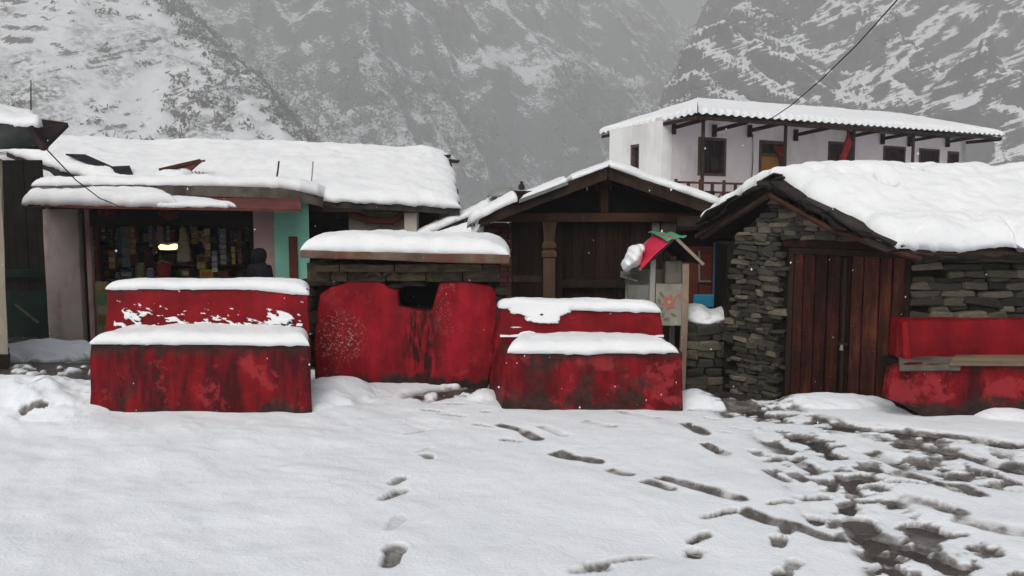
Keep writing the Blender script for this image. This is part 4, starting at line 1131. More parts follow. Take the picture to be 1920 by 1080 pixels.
snow_cap('deep lumpy snow blanket on the front slope of the stone hut roof', [R1 + up + Vector((-.02, .05, 0)), R2 + up], [E1 + up + Vector((-.14, -.0, -.03)) + (R1 - E1) * .03, E1 + up + Vector((.3, -.02, -.05)), E1 + up + Vector((.75, -.0, -.0)), E1 + up + Vector((1.1, -.03, -.02)), E2 + up], .195, 220, 80, (40, 14), .09, .45, 1.5, holes=((.16, .36, .018, .06, 1.0), (.262, .20, .008, .045, .8), (.30, .95, .012, .10, .9)), seed=33, wfreq=2.2)
snow_cap('snow on the shaded back slope of the stone hut roof', [R1 + up + Vector((-.05, .02, .03)), R2 + up], [B1 + up + (R1 - B1) * .06 + Vector((-.02, .0, .02)), B2 + up], .16, 160, 60, (60, 14), .05, .5, 3.2, seed=36)

# low rubble wall between hut and kiosk
low = thing('rubble_wall', (2.0, 8.4, -.2), 'low rubble wall under a snow drift between hut and kiosk', 'wall')
lc = MB().box((P(1286, 640, 8.35).x, 8.40, -.5), (P(1376, 640, 8.35).x, 9.0, P(1320, 602, 8.4).z)).build('core', M['mortar'], low)
rr = random.Random(8)
zq = -.28
while zq < P(1320, 606, 8.4).z - .03:
    h = rr.uniform(.07, .12); x = P(1284, 640, 8.35).x
    while x < P(1374, 640, 8.35).x - .05:
        w = rr.uniform(.10, .24)
        put_stone(low, Vector((x + w / 2, 8.39 + rr.uniform(-.03, .02), zq + h / 2)), w, h, .2, 0, rr.uniform(-.12, .12), rr)
        x += w
    zq += h
zl = P(1320, 602, 8.4).z
snow_blob('rounded snow drift on the low rubble wall beside the hut', [(tuple(P(1302, 590, 8.65)), (.20, .34, .12)), (tuple(P(1335, 594, 8.6)), (.20, .30, .085)), (tuple(P(1362, 592, 8.6)), (.14, .26, .10)), (tuple(P(1318, 600, 8.5)), (.2, .22, .06))], 5, .14)
# ------------------------------------------------------------------ white house on the slope
def wall_open(mb, o, d, n, w, z0, z1, t, openings):
    """wall of thickness t along d with rectangular openings (s0, s1, z0, z1)"""
    ss = sorted({0.0, w} | {v for q in openings for v in q[:2]}); zz = sorted({z0, z1} | {v for q in openings for v in q[2:]})
    for i in range(len(ss) - 1):
        run = None
        for j in range(len(zz) - 1):
            cs, cz = (ss[i] + ss[i + 1]) / 2, (zz[j] + zz[j + 1]) / 2
            hole = any(q[0] < cs < q[1] and q[2] < cz < q[3] for q in openings)
            if not hole:
                run = (run[0] if run else zz[j], zz[j + 1])
            if (hole or j == len(zz) - 2) and run:
                mb.obox(o, d, n, ss[i], ss[i + 1], -t, 0, run[0], run[1]); run = None
    return mb
def flat(v): return Vector((v.x, v.y, 0))
wh = thing('white_house', (8, 23, 1.4), 'long white two-storey house with snowy corrugated roof, railing and ochre door', 'house')
C = Vector((3.73, 20.0, 0)); fd = Vector((.866, .5, 0)); fn = Vector((.5, -.866, 0))
WL = 12.75; Z0, Z1 = -.6, 3.97
def ft(px_): return on_line(C, fd, px_)
def fz(px_, py_): return P(960, py_, (C + fd * ft(px_)).y).z
wins = []
for (a, b, y0, y1) in ((1303, 1355, 258, 330), (1543, 1588, 266, 330), (1645, 1686, 274, 330), (1711, 1749, 279, 330), (1764, 1785, 284, 316)):
    wins.append((ft(a), ft(b), fz((a + b) / 2, y1), fz((a + b) / 2, y0)))
dr = (ft(1416), ft(1463), 1.55, fz(1440, 264))
wall_open(MB(), C, fd, fn, WL, Z0, Z1, .3, wins + [dr]).build('front_wall', M['pinkwhite'], wh)
Lb = Vector((.122 * 22.3, 22.3, 0)); sd = (Lb - C); SL = sd.length; sd.normalize(); sn = Vector((-sd.y, sd.x, 0))
if sn.x > 0: sn = -sn
def st_(px_): return on_line(C, sd, px_)
sw = (st_(1197), st_(1180), P(960, 318, 21).z, P(960, 270, 21).z)
wall_open(MB(), C + sn * .04, sd, sn, SL, Z0, 3.88, .3, [sw]).build('side_wall', M['white'], wh)
E_ = C + fd * WL
MB().obox(E_, Vector((-.5, .866, 0)), fd, 0, 2.8, -.3, -.004, Z0, Z1 - .003).build('end_wall', M['white'], wh)
MB().obox(Lb, fd, -fn, .3, WL - .3, -.3, 0, Z0, 3.85).build('rear_wall', M['white'], wh)
def window(parent, o, d, n, q, t, panes, mats, depth=.12):
    s0, s1, z0, z1 = q
    w = MB().obox(o, d, n, s0, s1, -depth - .03, -depth, z0, z1).build('window', mats[1], parent)
    f = .07
    for (a, b, c_, e) in ((s0, s0 + f, z0, z1), (s1 - f, s1, z0, z1), (s0 + f, s1 - f, z1 - f, z1), (s0 + f, s1 - f, z0, z0 + f)):
        MB().obox(o, d, n, a, b, -depth, .015, c_, e).build('frame', mats[0], w)
    k = (s1 - s0 - 2 * f) / panes
    for i in range(panes):
        MB().obox(o, d, n, s0 + f + i * k + .012, s0 + f + (i + 1) * k - .012, -depth, -depth + .035, z0 + f + .01, z1 - f - .01).build('shutter_leaf', mats[1], w, .006, 1)
        MB().obox(o, d, n, s0 + f + i * k + .06, s0 + f + (i + 1) * k - .06, -depth + .035, -depth + .05, z0 + f + .1, (z0 + z1) / 2 - .03).build('shutter_panel', mats[1], w, .006, 1)
        MB().obox(o, d, n, s0 + f + i * k + .06, s0 + f + (i + 1) * k - .06, -depth + .035, -depth + .05, (z0 + z1) / 2 + .03, z1 - f - .1).build('shutter_panel', mats[1], w, .006, 1)
    return w
for i, q in enumerate(wins):
    window(wh, C, fd, fn, q, .3, 2 if i < 3 else 1, (M['frame'], M['shutter']))
window(wh, C, sd, sn, sw, .3, 1, (M['frame'], M['shutter']))
door = MB().obox(C, fd, fn, dr[0] + .09, dr[1] - .09, -.14, -.10, dr[2], dr[3] - .36).build('door', M['ochre'], wh)
for z in (1.75, 2.45):
    MB().obox(C, fd, fn, dr[0] + .2, dr[1] - .2, -.10, -.085, z, z + .45).build('door_panel', M['ochre'], door, .01, 1)
MB().obox(C, fd, fn, dr[0] + .09, dr[1] - .09, -.15, -.12, dr[3] - .35, dr[3] - .08).build('fanlight', M['shutter'], wh)
for (a, b, c_, e) in ((dr[0], dr[0] + .09, dr[2], dr[3]), (dr[1] - .09, dr[1], dr[2], dr[3]), (dr[0] + .09, dr[1] - .09, dr[3] - .08, dr[3]), (dr[0] + .09, dr[1] - .09, dr[3] - .40, dr[3] - .34)):
    MB().obox(C, fd, fn, a, b, -.16, .02, c_, e).build('door_frame', M['frame'], wh)
w0 = C + fd * ((dr[0] + dr[1]) / 2 + .1) + fn * .03
MB().add([tuple(w0 + fd * a + Vector((0, 0, z))) for a, z in ((-.12, dr[3] - .12), (.3, dr[3] - .14), (.28, dr[3] - .30), (.16, dr[3] - .38), (.20, dr[3] - .60), (.12, dr[3] - .48), (.06, dr[3] - .32), (-.08, dr[3] - .24))] +
         [tuple(w0 + fn * .02 + fd * a + Vector((0, 0, z))) for a, z in ((-.12, dr[3] - .12), (.3, dr[3] - .14), (.28, dr[3] - .30), (.16, dr[3] - .38), (.20, dr[3] - .60), (.12, dr[3] - .48), (.06, dr[3] - .32), (-.08, dr[3] - .24))],
         [tuple(range(7, -1, -1)), tuple(range(8, 16))] + [(i, (i + 1) % 8, 8 + (i + 1) % 8, 8 + i) for i in range(8)]).build('door_cloth', M['maroon'], wh)
# veranda floor, posts, railing, brackets
MB().obox(C, fd, fn, -.2, WL, .004, 1.25, 1.32, 1.52).build('veranda_floor', M['concrete'], wh)
for px_ in (1312, 1464, 1590, 1700):
    s = on_line(C + fn * 1.1, fd, px_)
    b = C + fn * 1.1 + fd * s
    MB().tube([b + Vector((0, 0, 1.52)), b + Vector((0, 0, 3.96))], .045, 8).build('post', M['iron'], wh)
rl = C + fn * 1.15
s0, s1 = on_line(rl, fd, 1262), on_line(rl, fd, 1720)
ztop = P(960, 341, 19.2).z
rail = MB().obox(rl, fd, fn, s0, s1, -.02, .03, ztop - .05, ztop).build('railing', M['railiron'], wh)
for z in (ztop - .22, ztop - .52):
    MB().obox(rl, fd, fn, s0, s1, -.015, .02, z - .05, z).build('rail_bar', M['railiron'], rail)
s = s0; k = 0
while s < s1:
    MB().obox(rl, fd, fn, s, s + .05, -.03, .035, 1.52, ztop + (.05 if k % 2 == 0 else 0)).build('baluster', M['railiron'], rail)
    a, b = rl + fd * (s + .05), rl + fd * (s + .36)
    if k % 2:
        MB().bar(a + Vector((0, 0, ztop - .52)), b + Vector((0, 0, ztop - .25)), .025, .03).build('brace', M['railiron'], rail)
    s += .38; k += 1
for px_ in (1255, 1330, 1395, 1480, 1580, 1640, 1690, 1760):
    b = C + fd * ft(px_)
    zz = 3.72 + .012 * ft(px_) + rng.uniform(-.04, .04)
    MB().bar(b + fn * .02 + Vector((0, 0, zz)), b + fn * 1.15 + fd * .0 + Vector((0, 0, zz + .10)), .07, .09).build('bracket', M['iron'], wh)
    MB().bar(b + fn * .06 + Vector((0, 0, zz - .16)), b + fn * .06 + Vector((0, 0, zz + .15)), .10, .10, (0, 1, 0)).build('bracket_block', M['iron'], wh)
b = C + fn * 1.1 + fd * on_line(C + fn * 1.1, fd, 1578)
MB().tube([b + Vector((0, 0, 3.9)), b + fd * .05 + Vector((0, 0, 3.5)), b - fd * .18 + Vector((0, 0, 3.0)), b - fd * .35 + Vector((0, 0, 2.5))], [.06, .10, .09, .02], 8).build('hanging_cloth', M['maroon'], wh)
c0 = C + fd * ft(1402) + fn * .03
MB().tube([c0 + Vector((0, 0, 3.7)), c0 + fd * .03 + Vector((0, 0, 3.0)), c0 - fd * .02 + Vector((0, 0, 2.2)), c0 + Vector((0, 0, 1.6))], .012, 5).build('drop_cable', M['wire'], wh)
# corrugated hipped roof
FL = C + fn * 1.40 - fd * .20 + Vector((0, 0, 3.90)); FR = E_ + fn * 1.15 + fd * .1 + Vector((0, 0, 4.04))
LB = Vector((.107 * 23.0, 23.0, 3.86)); RB = E_ - fn * 3.2 + fd * .4 + Vector((0, 0, 4.0))
RA = Vector((5.0, 22.0, 4.60)); RZ = Vector((12.6, 26.4, 4.74))
def corrugated(name, tl, tr, br, bl, lam, amp, mat, parent, n=None):
    L_ = (br - bl).length; n = int(L_ / lam * 8)
    S, T = np.meshgrid(np.linspace(0, 1, n), np.linspace(0, 1, 6))
    pos = (np.array(tl) * (1 - S[..., None]) + np.array(tr) * S[..., None]) * (1 - T[..., None]) + (np.array(bl) * (1 - S[..., None]) + np.array(br) * S[..., None]) * T[..., None]
    pos[..., 2] += amp * np.cos(2 * math.pi * S * L_ / lam)
    return grid_mesh(name, pos[..., 0], pos[..., 1], pos[..., 2], mat, parent)
corrugated('roof', RA, RZ, FR, FL, .27, .032, M['tin'], wh)
corrugated('roof', RA, RA + Vector((.01, .01, 0)), FL, LB, .27, .03, M['tin'], wh)
corrugated('roof', RA, RZ, RB, LB, .27, .03, M['tin'], wh)
corrugated('roof', RZ, RZ + Vector((.01, 0, 0)), RB, FR, .27, .03, M['tin'], wh)
MB().bar(FL + Vector((0, 0.06, -.10)), FR + Vector((-.05, 0.05, -.10)), .06, .08).build('eave_beam', M['iron'], wh)
MB().bar(LB + Vector((0.1, -.05, -.10)), FL + Vector((0, 0.05, -.10)), .06, .08).build('eave_beam', M['iron'], wh)
MB().bar(FR + Vector((-.05, 0.08, -.12)), RB + Vector((0, 0, -.12)), .06, .10).build('eave_beam', M['iron'], wh)
def snow_roof(label, tl, tr, br, bl, th, seed, lam=.27, amp=.020):
    L_ = (br - bl).length; n = int(L_ / lam * 9)
    S, T = np.meshgrid(np.linspace(0, 1, n), np.concatenate([np.linspace(0, .9, 14), np.linspace(.92, 1, 7)]))
    pos = (np.array(tl) * (1 - S[..., None]) + np.array(tr) * S[..., None]) * (1 - T[..., None]) + (np.array(bl) * (1 - S[..., None]) + np.array(br) * S[..., None]) * T[..., None]
    h = th * np.sqrt(np.clip(1 - T ** 26, 0, 1)) * (1 + .5 * (fbm(pos[..., 0] * 1.5, pos[..., 1] * 1.5, 3, seed) - .5))
    edge = sst(.80, 1, T)
    pos[..., 2] += .02 + h + amp * np.cos(2 * math.pi * S * L_ / lam) * edge * (.8 + .5 * fbm(pos[..., 0] * 3, pos[..., 1] * 3, 2, seed + 1)) - .03 * (T >= .999)
    o = grid_mesh('snow', pos[..., 0], pos[..., 1], pos[..., 2], M['snow'])
    return tag(o, label, 'snow', kind='stuff')
snow_roof('snow with a scalloped lower edge on the white house roof front', RA, RZ, FR + fn * .04, FL + fn * .04, .10, 61)
snow_roof('snow on the short hipped end of the white house roof', RA, RA + Vector((.02, .01, 0)), FL - sn * .0, LB, .10, 62)
snow_roof('snow on the far end of the white house roof', RZ, RZ + Vector((.02, .01, 0)), RB, FR, .10, 63)
snow_roof('snow on the hidden rear slope of the white house roof', RZ, RA, LB, RB, .10, 64)
# cable from the house up out of the picture
c0, c1 = P(1438, 228, 18.9), P(1700, -20, 12.0)
mid = (c0 + c1) / 2 - Vector((0, 0, .18))
MB().tube([c0, (c0 * 3 + c1) / 4 - Vector((0, 0, .14)), mid, (c0 + c1 * 3) / 4 - Vector((0, 0, .14)), c1, c1 + (c1 - c0) * 1.5], .011, 5).build('cable', M['wire'])
tag(bpy.data.objects['cable'], 'black cable rising from the white house roof out of view', 'cable')

# ------------------------------------------------------------------ timber shed with open gable
sh = thing('timber_shed', (1.2, 11.5, -.45), 'dark timber shed with open gable and carved post behind the worn bench', 'shed')
YF, YW = 10.35, 10.9
pk = P(1140, 313, YF); el = P(888, 408, YF); er = P(1362, 390, YF)
YB = 15.0
def back(p, Y=YB): return Vector((p.x, Y, p.z))
ro = MB(); ro.slab([pk, back(pk), back(el), el], .05); ro.slab([pk + Vector((0, 0, .001)), er, back(er), back(pk) + Vector((0, 0, .001))], .05)
ro.build('roof', M['darkwood'], sh)
# bare tin strip along the left verge
ta, tb = pk + (el - pk) * .30 + Vector((0, -.02, .012)), pk + (el - pk) * .66 + Vector((0, -.02, .012))
MB().slab([ta, ta + Vector((0, 1.2, 0)), tb + Vector((0, 1.2, 0)), tb], .02).build('tin_edge', M['tin'], sh)
MB().bar(ta + Vector((0, -.012, -.035)), tb + Vector((0, -.012, -.035)), .02, .10, (0, 1, 0)).build('tin_edge', M['tin'], sh)
for (a, b) in ((pk, el), (pk, er)):
    MB().bar(a + Vector((0, .03, -.10)), b + Vector((0, .03, -.10)), .05, .10).build('rafter', M['darkwood'], sh)
    MB().bar(a + Vector((0, .6, -.10)), b + Vector((0, .6, -.10)), .06, .10).build('rafter', M['darkwood'], sh)
zb0, zb1 = P(960, 416, YW).z, P(960, 399, YW).z
xL, xR = P(962, 400, YW).x, P(1345, 400, YW).x
MB().box((xL - .35, YW - .14, zb0), (xR, YW + .02, zb1)).build('tie_beam', M['beamwood'], sh, .012, 2, True, .006, 3, 4)
MB().box((P(1124, 400, YW).x, YW - .13, zb1 + .002), (P(1139, 400, YW).x, YW, P(1131, 330, YW).z)).build('king_post', M['beamwood'], sh, .008, 1)
# gable boarding, deep in shadow
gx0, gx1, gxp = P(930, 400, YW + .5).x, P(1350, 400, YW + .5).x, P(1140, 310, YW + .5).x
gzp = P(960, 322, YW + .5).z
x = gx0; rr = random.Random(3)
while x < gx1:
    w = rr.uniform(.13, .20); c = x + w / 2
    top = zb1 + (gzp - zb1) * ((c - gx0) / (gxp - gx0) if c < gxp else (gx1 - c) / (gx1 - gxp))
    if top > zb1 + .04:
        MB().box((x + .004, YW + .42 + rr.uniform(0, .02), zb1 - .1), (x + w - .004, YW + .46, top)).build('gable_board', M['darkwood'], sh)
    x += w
bx1_ = P(958, 430, YW).x
# front planks, two door leaves and a lower rail
x = bx1_; i = 0
p0, p1 = P(1016, 500, YW).x, P(1042, 500, YW).x
while x < xR - .05:
    w = rr.uniform(.11, .17)
    rec = .10 if p1 < x < P(1215, 400, YW).x else .0
    MB().box((x + .004, YW + rec + rr.uniform(0, .012), -.5), (x + w - .004, YW + rec + .035, zb0 + .01)).build('plank', M['shedwood'], sh)
    x += w
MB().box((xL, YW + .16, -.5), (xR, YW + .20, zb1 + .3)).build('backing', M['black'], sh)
MB().box((p1, YW - .02, P(960, 532, YW).z - .05), (P(1215, 400, YW).x, YW + .095, P(960, 525, YW).z)).build('rail', M['darkwood'], sh)
MB().box((xL, YW - .03, P(960, 522, YW).z - .05), (p0, YW - .002, P(960, 517, YW).z)).build('rail', M['darkwood'], sh)
# carved post
pc = (p0 + p1) / 2; ptop = zb0
prof = [(.5, -.5), (.5, P(960, 478, YW).z - .03), (.62, P(960, 478, YW).z - .02), (.62, P(960, 470, YW).z - .02), (.45, P(960, 468, YW).z), (.60, P(960, 464, YW).z), (.60, P(960, 458, YW).z), (.42, P(960, 452, YW).z), (.55, P(960, 425, YW).z), (.62, ptop - .002)]
pm = MB(); hw = (p1 - p0) / 2 * 1.7
for i in range(len(prof) - 1):
    (a, z0_), (b, z1_) = prof[i], prof[i + 1]
    pm.hexa([(pc - a * hw, YW - .03 - a * hw, z0_), (pc + a * hw, YW - .03 - a * hw, z0_), (pc + a * hw, YW - .03 + a * hw, z0_), (pc - a * hw, YW - .03 + a * hw, z0_), (pc - b * hw, YW - .03 - b * hw, z1_), (pc + b * hw, YW - .03 - b * hw, z1_), (pc + b * hw, YW - .03 + b * hw, z1_), (pc - b * hw, YW - .03 + b * hw, z1_)])
pm.build('carved_post', M['postwood'], sh)
# brick pier on the left
bx0, bx1 = P(906, 430, YW).x, P(960, 430, YW).x
pier = MB().box((bx0 + .012, YW + .012, -.5), (bx1 - .012, YW + .5, P(960, 418, YW).z - .012)).build('brick_pier', M['mortar'], sh)
z = P(960, 560, YW).z; row = 0; ztop_ = P(960, 418, YW).z
bh = .075
bme = MB().box((-.5, -.5, -.5), (.5, .5, .5)).build('brick', M['brick'], pier, .03, 1); bdata = bme.data; bpy.data.objects.remove(bme)
while z < ztop_ - .02:
    x = bx0 - (.11 if row % 2 else 0)
    while x < bx1:
        a, b = max(x, bx0), min(x + .215, bx1)
        if b - a > .04:
            o = bpy.data.objects.new('brick', bdata); COL.objects.link(o)
            o.location = ((a + b) / 2, YW + .06 + rr.uniform(-.004, .004), z + bh / 2 - .005); o.scale = (b - a - .010, .12, bh - .012)
            adopt(o, pier)
        x += .225
    z += bh; row += 1
MB().box((P(1222, 420, YW).x, YW - .02, P(960, 470, YW).z), (P(1236, 420, YW).x, YW - .004, zb0 - .01)).build('tin_scrap', M['tin'], sh)
MB().box((P(1240, 420, YW).x, YW - .024, P(960, 440, YW).z), (P(1330, 420, YW).x, YW - .008, zb0 - .004)).build('boarding', M['concrete'], sh)
up = Vector((0, -.03, .012))
m1 = pk + (el - pk) * .28; m2 = pk + (el - pk) * .68
snow_cap('thin snow over the peak of the timber shed roof, left slope', [back(pk) + up, pk + up + Vector((0, .0, .0))], [back(m1) + up, m1 + up], .085, 40, 40, (14, 30), .06, .3, 2.0, seed=71)
snow_cap('snow behind the bare tin strip on the timber shed roof', [back(m1) + up, m1 + up + Vector((0, .55, 0))], [back(m2) + up, m2 + up + Vector((0, .75, 0))], .10, 40, 30, (14, 90), .06, .4, 2.0, seed=72)
e2 = el + (el - pk).normalized() * .10
snow_cap('heavy snow roll sagging off the eave of the timber shed roof', [back(m2) + up, m2 + up + Vector((0, -.01, 0))], [back(e2) + up + Vector((0, 0, -.05)), e2 + up + Vector((0, -.02, -.06))], .16, 50, 40, (18, 12), .06, .35, 2.2, seed=73, sag=.05)
snow_cap('snow along the right slope of the timber shed roof', [pk + up, back(pk) + up], [er + up, back(er) + up], .115, 50, 60, (30, 26), .04, .35, 1.8, seed=74)
# ragged snow tongue hanging from the eave
h0 = P(893, 418, YF)
MB().tube([h0 + Vector((.02, .1, .04)), h0 + Vector((.0, .06, -.06)), h0 + Vector((-.03, .05, -.17)), h0 + Vector((-.035, .05, -.25)), h0 + Vector((-.03, .05, -.31))], [.10, .07, .045, .03, .006], 9).build('snow_tongue', M['snow'], None, 0, 2, True, .02, 0, 9)
tag(bpy.data.objects['snow_tongue'], 'ragged snow tongue hanging from the shed eave above the spout house', 'snow', kind='stuff')
# bent tin sheet and small junk on the roof
ts = MB(); n = 14
for k in range(n + 1):
    a = math.pi * (k / n * .86 + .08)
    for yy in (0, .8):
        ts.v.append(tuple(P(945, 372, 12.2) + Vector((-.27 * math.cos(a), yy, .20 * math.sin(a) - .02))))
for k in range(n):
    ts.f.append((2 * k, 2 * k + 2, 2 * k + 3, 2 * k + 1))
ts.f.append(tuple(2 * k for k in range(n + 1)))
o = ts.build('bent_tin_sheet', M['tin']); sm = o.modifiers.new('thick', 'SOLIDIFY'); sm.thickness = .012
o.data.polygons.foreach_set('use_smooth', [True] * len(o.data.polygons))
tag(o, 'arched grey tin sheet lying on the left slope of the timber shed roof', 'tin sheet')
o = MB().lathe(P(978, 356, 12.0), [(.03, 0), (.05, .02), (.045, .07), (.02, .09), (.025, .12), (.0, .13)], 10).build('roof_stone', M['slate']); tag(o, 'small dark stone on the snow beside the arched tin sheet', 'stone')

# ------------------------------------------------------------------ low roofs between shop and shed
lt = thing('lean_to', (-.6, 13, -.45), 'low lean-to with black tarpaulin edge between shop and timber shed', 'lean-to')
q = [P(770, 452, 12.6), P(905, 398, 12.6)]
MB().slab([q[0], q[1] + Vector((.25, 0, .12)), q[1] + Vector((.25, 2.2, .12)), q[0] + Vector((0, 2.2, 0))], .20).build('tarpaulin_roof', M['tarp'], lt)
MB().box((q[0].x + .1, 12.9, -.5), (q[1].x, 14.5, q[0].z)).build('wall', M['mortar'], lt)
lo = [P(765, 463, 12.3), P(912, 412, 12.3)]
MB().slab([P(765, 480, 11.6), P(912, 466, 11.6), lo[1], lo[0]], .04).build('lower_roof', M['darkwood'], lt)
MB().box((P(775, 480, 11.7).x, 11.75, -.5), (P(905, 480, 11.7).x, 12.3, P(780, 484, 11.7).z - .06)).build('lower_wall', M['mortar'], lt)
z2 = Vector((0, 0, .01))
snow_cap('snow on the black tarpaulin lean-to roof', [q[0] + Vector((0, 2.2, 0)) + z2, q[1] + Vector((.25, 2.2, .12)) + z2], [q[0] + z2 + Vector((.0, .02, .0)), q[1] + Vector((.25, .02, .12)) + z2], .15, 60, 20, (20, 8), .10, .4, 3, seed=81)
snow_cap('clean snow sheet on the lower lean-to roof behind the spout house', [lo[0] + z2, lo[1] + z2], [P(765, 480, 11.58) + z2, P(912, 466, 11.58) + z2], .10, 40, 16, (20, 10), .05, .2, 2, seed=82)

# ------------------------------------------------------------------ blue framed door house behind kiosk
bh_ = thing('blue_door_house', (2.4, 10, -.4), 'narrow dark house front with red-brown door in a bright blue frame', 'house')
YD = 9.9
xa, xb = P(1278, 520, YD).x, P(1395, 520, YD).x
MB().box((xa, YD + .06, -.5), (xb, YD + .4, P(960, 420, YD).z)).build('wall', M['mortar'], bh_)
d0, d1 = P(1286, 500, YD).x, P(1338, 500, YD).x
dz0, dz1 = -.35, P(960, 462, YD).z
dd = MB().box((d0, YD + .02, dz0), (d1, YD + .05, dz1)).build('door', M['brownred'], bh_)
for (a, b) in ((.06, .47), (.53, .94)):
    for (z0_, z1_) in ((dz0 + .1, .35), (.40, dz1 - .08)):
        MB().box((d0 + (d1 - d0) * a, YD - .004, z0_), (d0 + (d1 - d0) * b, YD + .016, z1_)).build('door_panel', M['brownred'], dd, .008, 1)
MB().bar((P(1310, 470, YD).x, YD - .03, P(960, 470, YD).z), (P(1310, 530, YD).x, YD - .03, P(960, 528, YD).z), .02, .02, (0, 1, 0)).build('bolt', M['tin'], dd)
MB().bar((P(1310, 527, YD).x, YD - .03, P(960, 527, YD).z), (P(1332, 527, YD).x, YD - .03, P(960, 527, YD).z), .02, .02).build('bolt', M['tin'], dd)
MB().box((P(1338, 500, YD).x + .002, YD - .05, -.4), (P(1353, 500, YD).x, YD + .05, dz1 + .05)).build('door_frame', M['blue'], bh_, .006, 1)
MB().box((P(1353, 500, YD).x + .002, YD - .045, dz1 - .01), (P(1364, 500, YD).x, YD + .045, dz1 + .055)).build('door_frame', M['blue'], bh_, .006, 1)
MB().box((P(1300, 556, YD).x, YD - .06, P(960, 575, YD).z), (P(1337, 556, YD).x, YD - .006, P(960, 552, YD).z)).build('door_sill', M['blue'], bh_, .006, 1)
MB().slab([P(1270, 424, YD - .4), P(1400, 424, YD - .4), P(1400, 405, YD + .5), P(1270, 405, YD + .5)], .05).build('roof', M['darkwood'], bh_)

# ------------------------------------------------------------------ little kiosk with cloth roof
kk = thing('offering_kiosk', (1.75, 8.5, -.25), 'small grey kiosk with crimson and green cloth roof and red flower painted on its panel', 'kiosk')
YK = 8.25
def kp(x, y, dy=0.0): return P(x, y, YK + dy)
p1_ = kp(1222, 488); MB().bar((p1_.x, YK, -.3), (kp(1224, 488).x, YK, kp(1222, 486).z), .055, .055, (0, 1, 0)).build('post', M['greypost'], kk, .006, 1)
p2_ = kp(1286, 500); MB().bar((kp(1281, 600).x, YK, -.3), (p2_.x, YK, kp(1284, 494).z), .07, .06, (0, 1, 0)).build('post', M['tanpost'], kk, .01, 2, True, .006, 2, 6)
for (x, dy) in ((1186, .45), (1262, .5)):
    a = P(x, 520, YK + dy); MB().bar((a.x, YK + dy, -.3), (a.x, YK + dy, kp(1240, 480, dy).z), .05, .05, (0, 1, 0)).build('post', M['greypost'], kk)
zt_, zb_ = kp(1240, 532).z, kp(1240, 610).z
x0, x1 = kp(1229, 560).x, kp(1279, 560).x
pn = MB().box((x0, YK - .01, zb_), (x1, YK + .02, zt_)).build('front_panel', M['greyboard'], kk)
MB().box((kp(1178, 560).x, YK + .03, kp(1240, 600).z), (x0 + .02, YK + .06, kp(1240, 535).z)).build('side_panel', M['tin'], kk)
MB().box((x0 - .25, YK + .42, zb_), (x1 + .1, YK + .45, zt_ + .12)).build('rear_panel', M['greyboard'], kk)
MB().box((x0 - .20, YK + .03, zb_ + .04), (x1 + .02, YK + .42, zb_ + .07)).build('floor_board', M['greyboard'], kk)
MB().box((kp(1256, 510).x, YK + .24, zt_ - .02), (kp(1288, 510).x, YK + .40, kp(1270, 492).z)).build('inner_box', M['greyboard'], kk, .01, 1)
# painted flower: petals, heart, leaves and red corner strokes
fl_ = {'r': matte('flower_red_paint', (.38, .13, .10), (.45, .19, .15), 9, .7, .0), 'g': matte('flower_green_paint', (.14, .16, .09), (.18, .2, .12), 9, .7, 0), 'y': matte('flower_pale_paint', (.4, .33, .25), (.45, .36, .28), 9, .7, 0)}
def disc(name, c, rx, rz, ang, mat, y, n=10):
    m = MB(); ca, sa = math.cos(ang), math.sin(ang)
    ring = [(c.x + rx * math.cos(2 * math.pi * k / n) * ca - rz * math.sin(2 * math.pi * k / n) * sa, y, c.z + rx * math.cos(2 * math.pi * k / n) * sa + rz * math.sin(2 * math.pi * k / n) * ca) for k in range(n)]
    m.add(ring + [(p[0], y + .004, p[2]) for p in ring], [tuple(range(n)), tuple(range(2 * n - 1, n - 1, -1))] + [(i, n + i, n + (i + 1) % n, (i + 1) % n) for i in range(n)])
    return m.build(name, mat, pn)
fc_ = kp(1254, 566)
for k in range(6):
    a = k * math.pi / 3 + .3
    disc('painted_petal', fc_ + Vector((.038 * math.cos(a), 0, .042 * math.sin(a))), .036, .024, a, fl_['r'], YK - .0155 - .0006 * k)
disc('painted_heart', fc_, .02, .02, 0, fl_['y'], YK - .021)
for (x, y, a) in ((1238, 580, .6), (1243, 590, 1.2), (1240, 552, 2.2), (1262, 590, -.5), (1248, 598, .2), (1236, 565, 1.8)):
    disc('painted_leaf', kp(x, y), .035, .014, a, fl_['g'], YK - .0152 - .0001 * x % .002)
for (x, y, a) in ((1268, 556, .9), (1274, 554, 1.4), (1277, 575, 1.5), (1232, 600, .3)):
    disc('painted_stroke', kp(x, y), .035, .008, a, fl_['r'], YK - .0172)
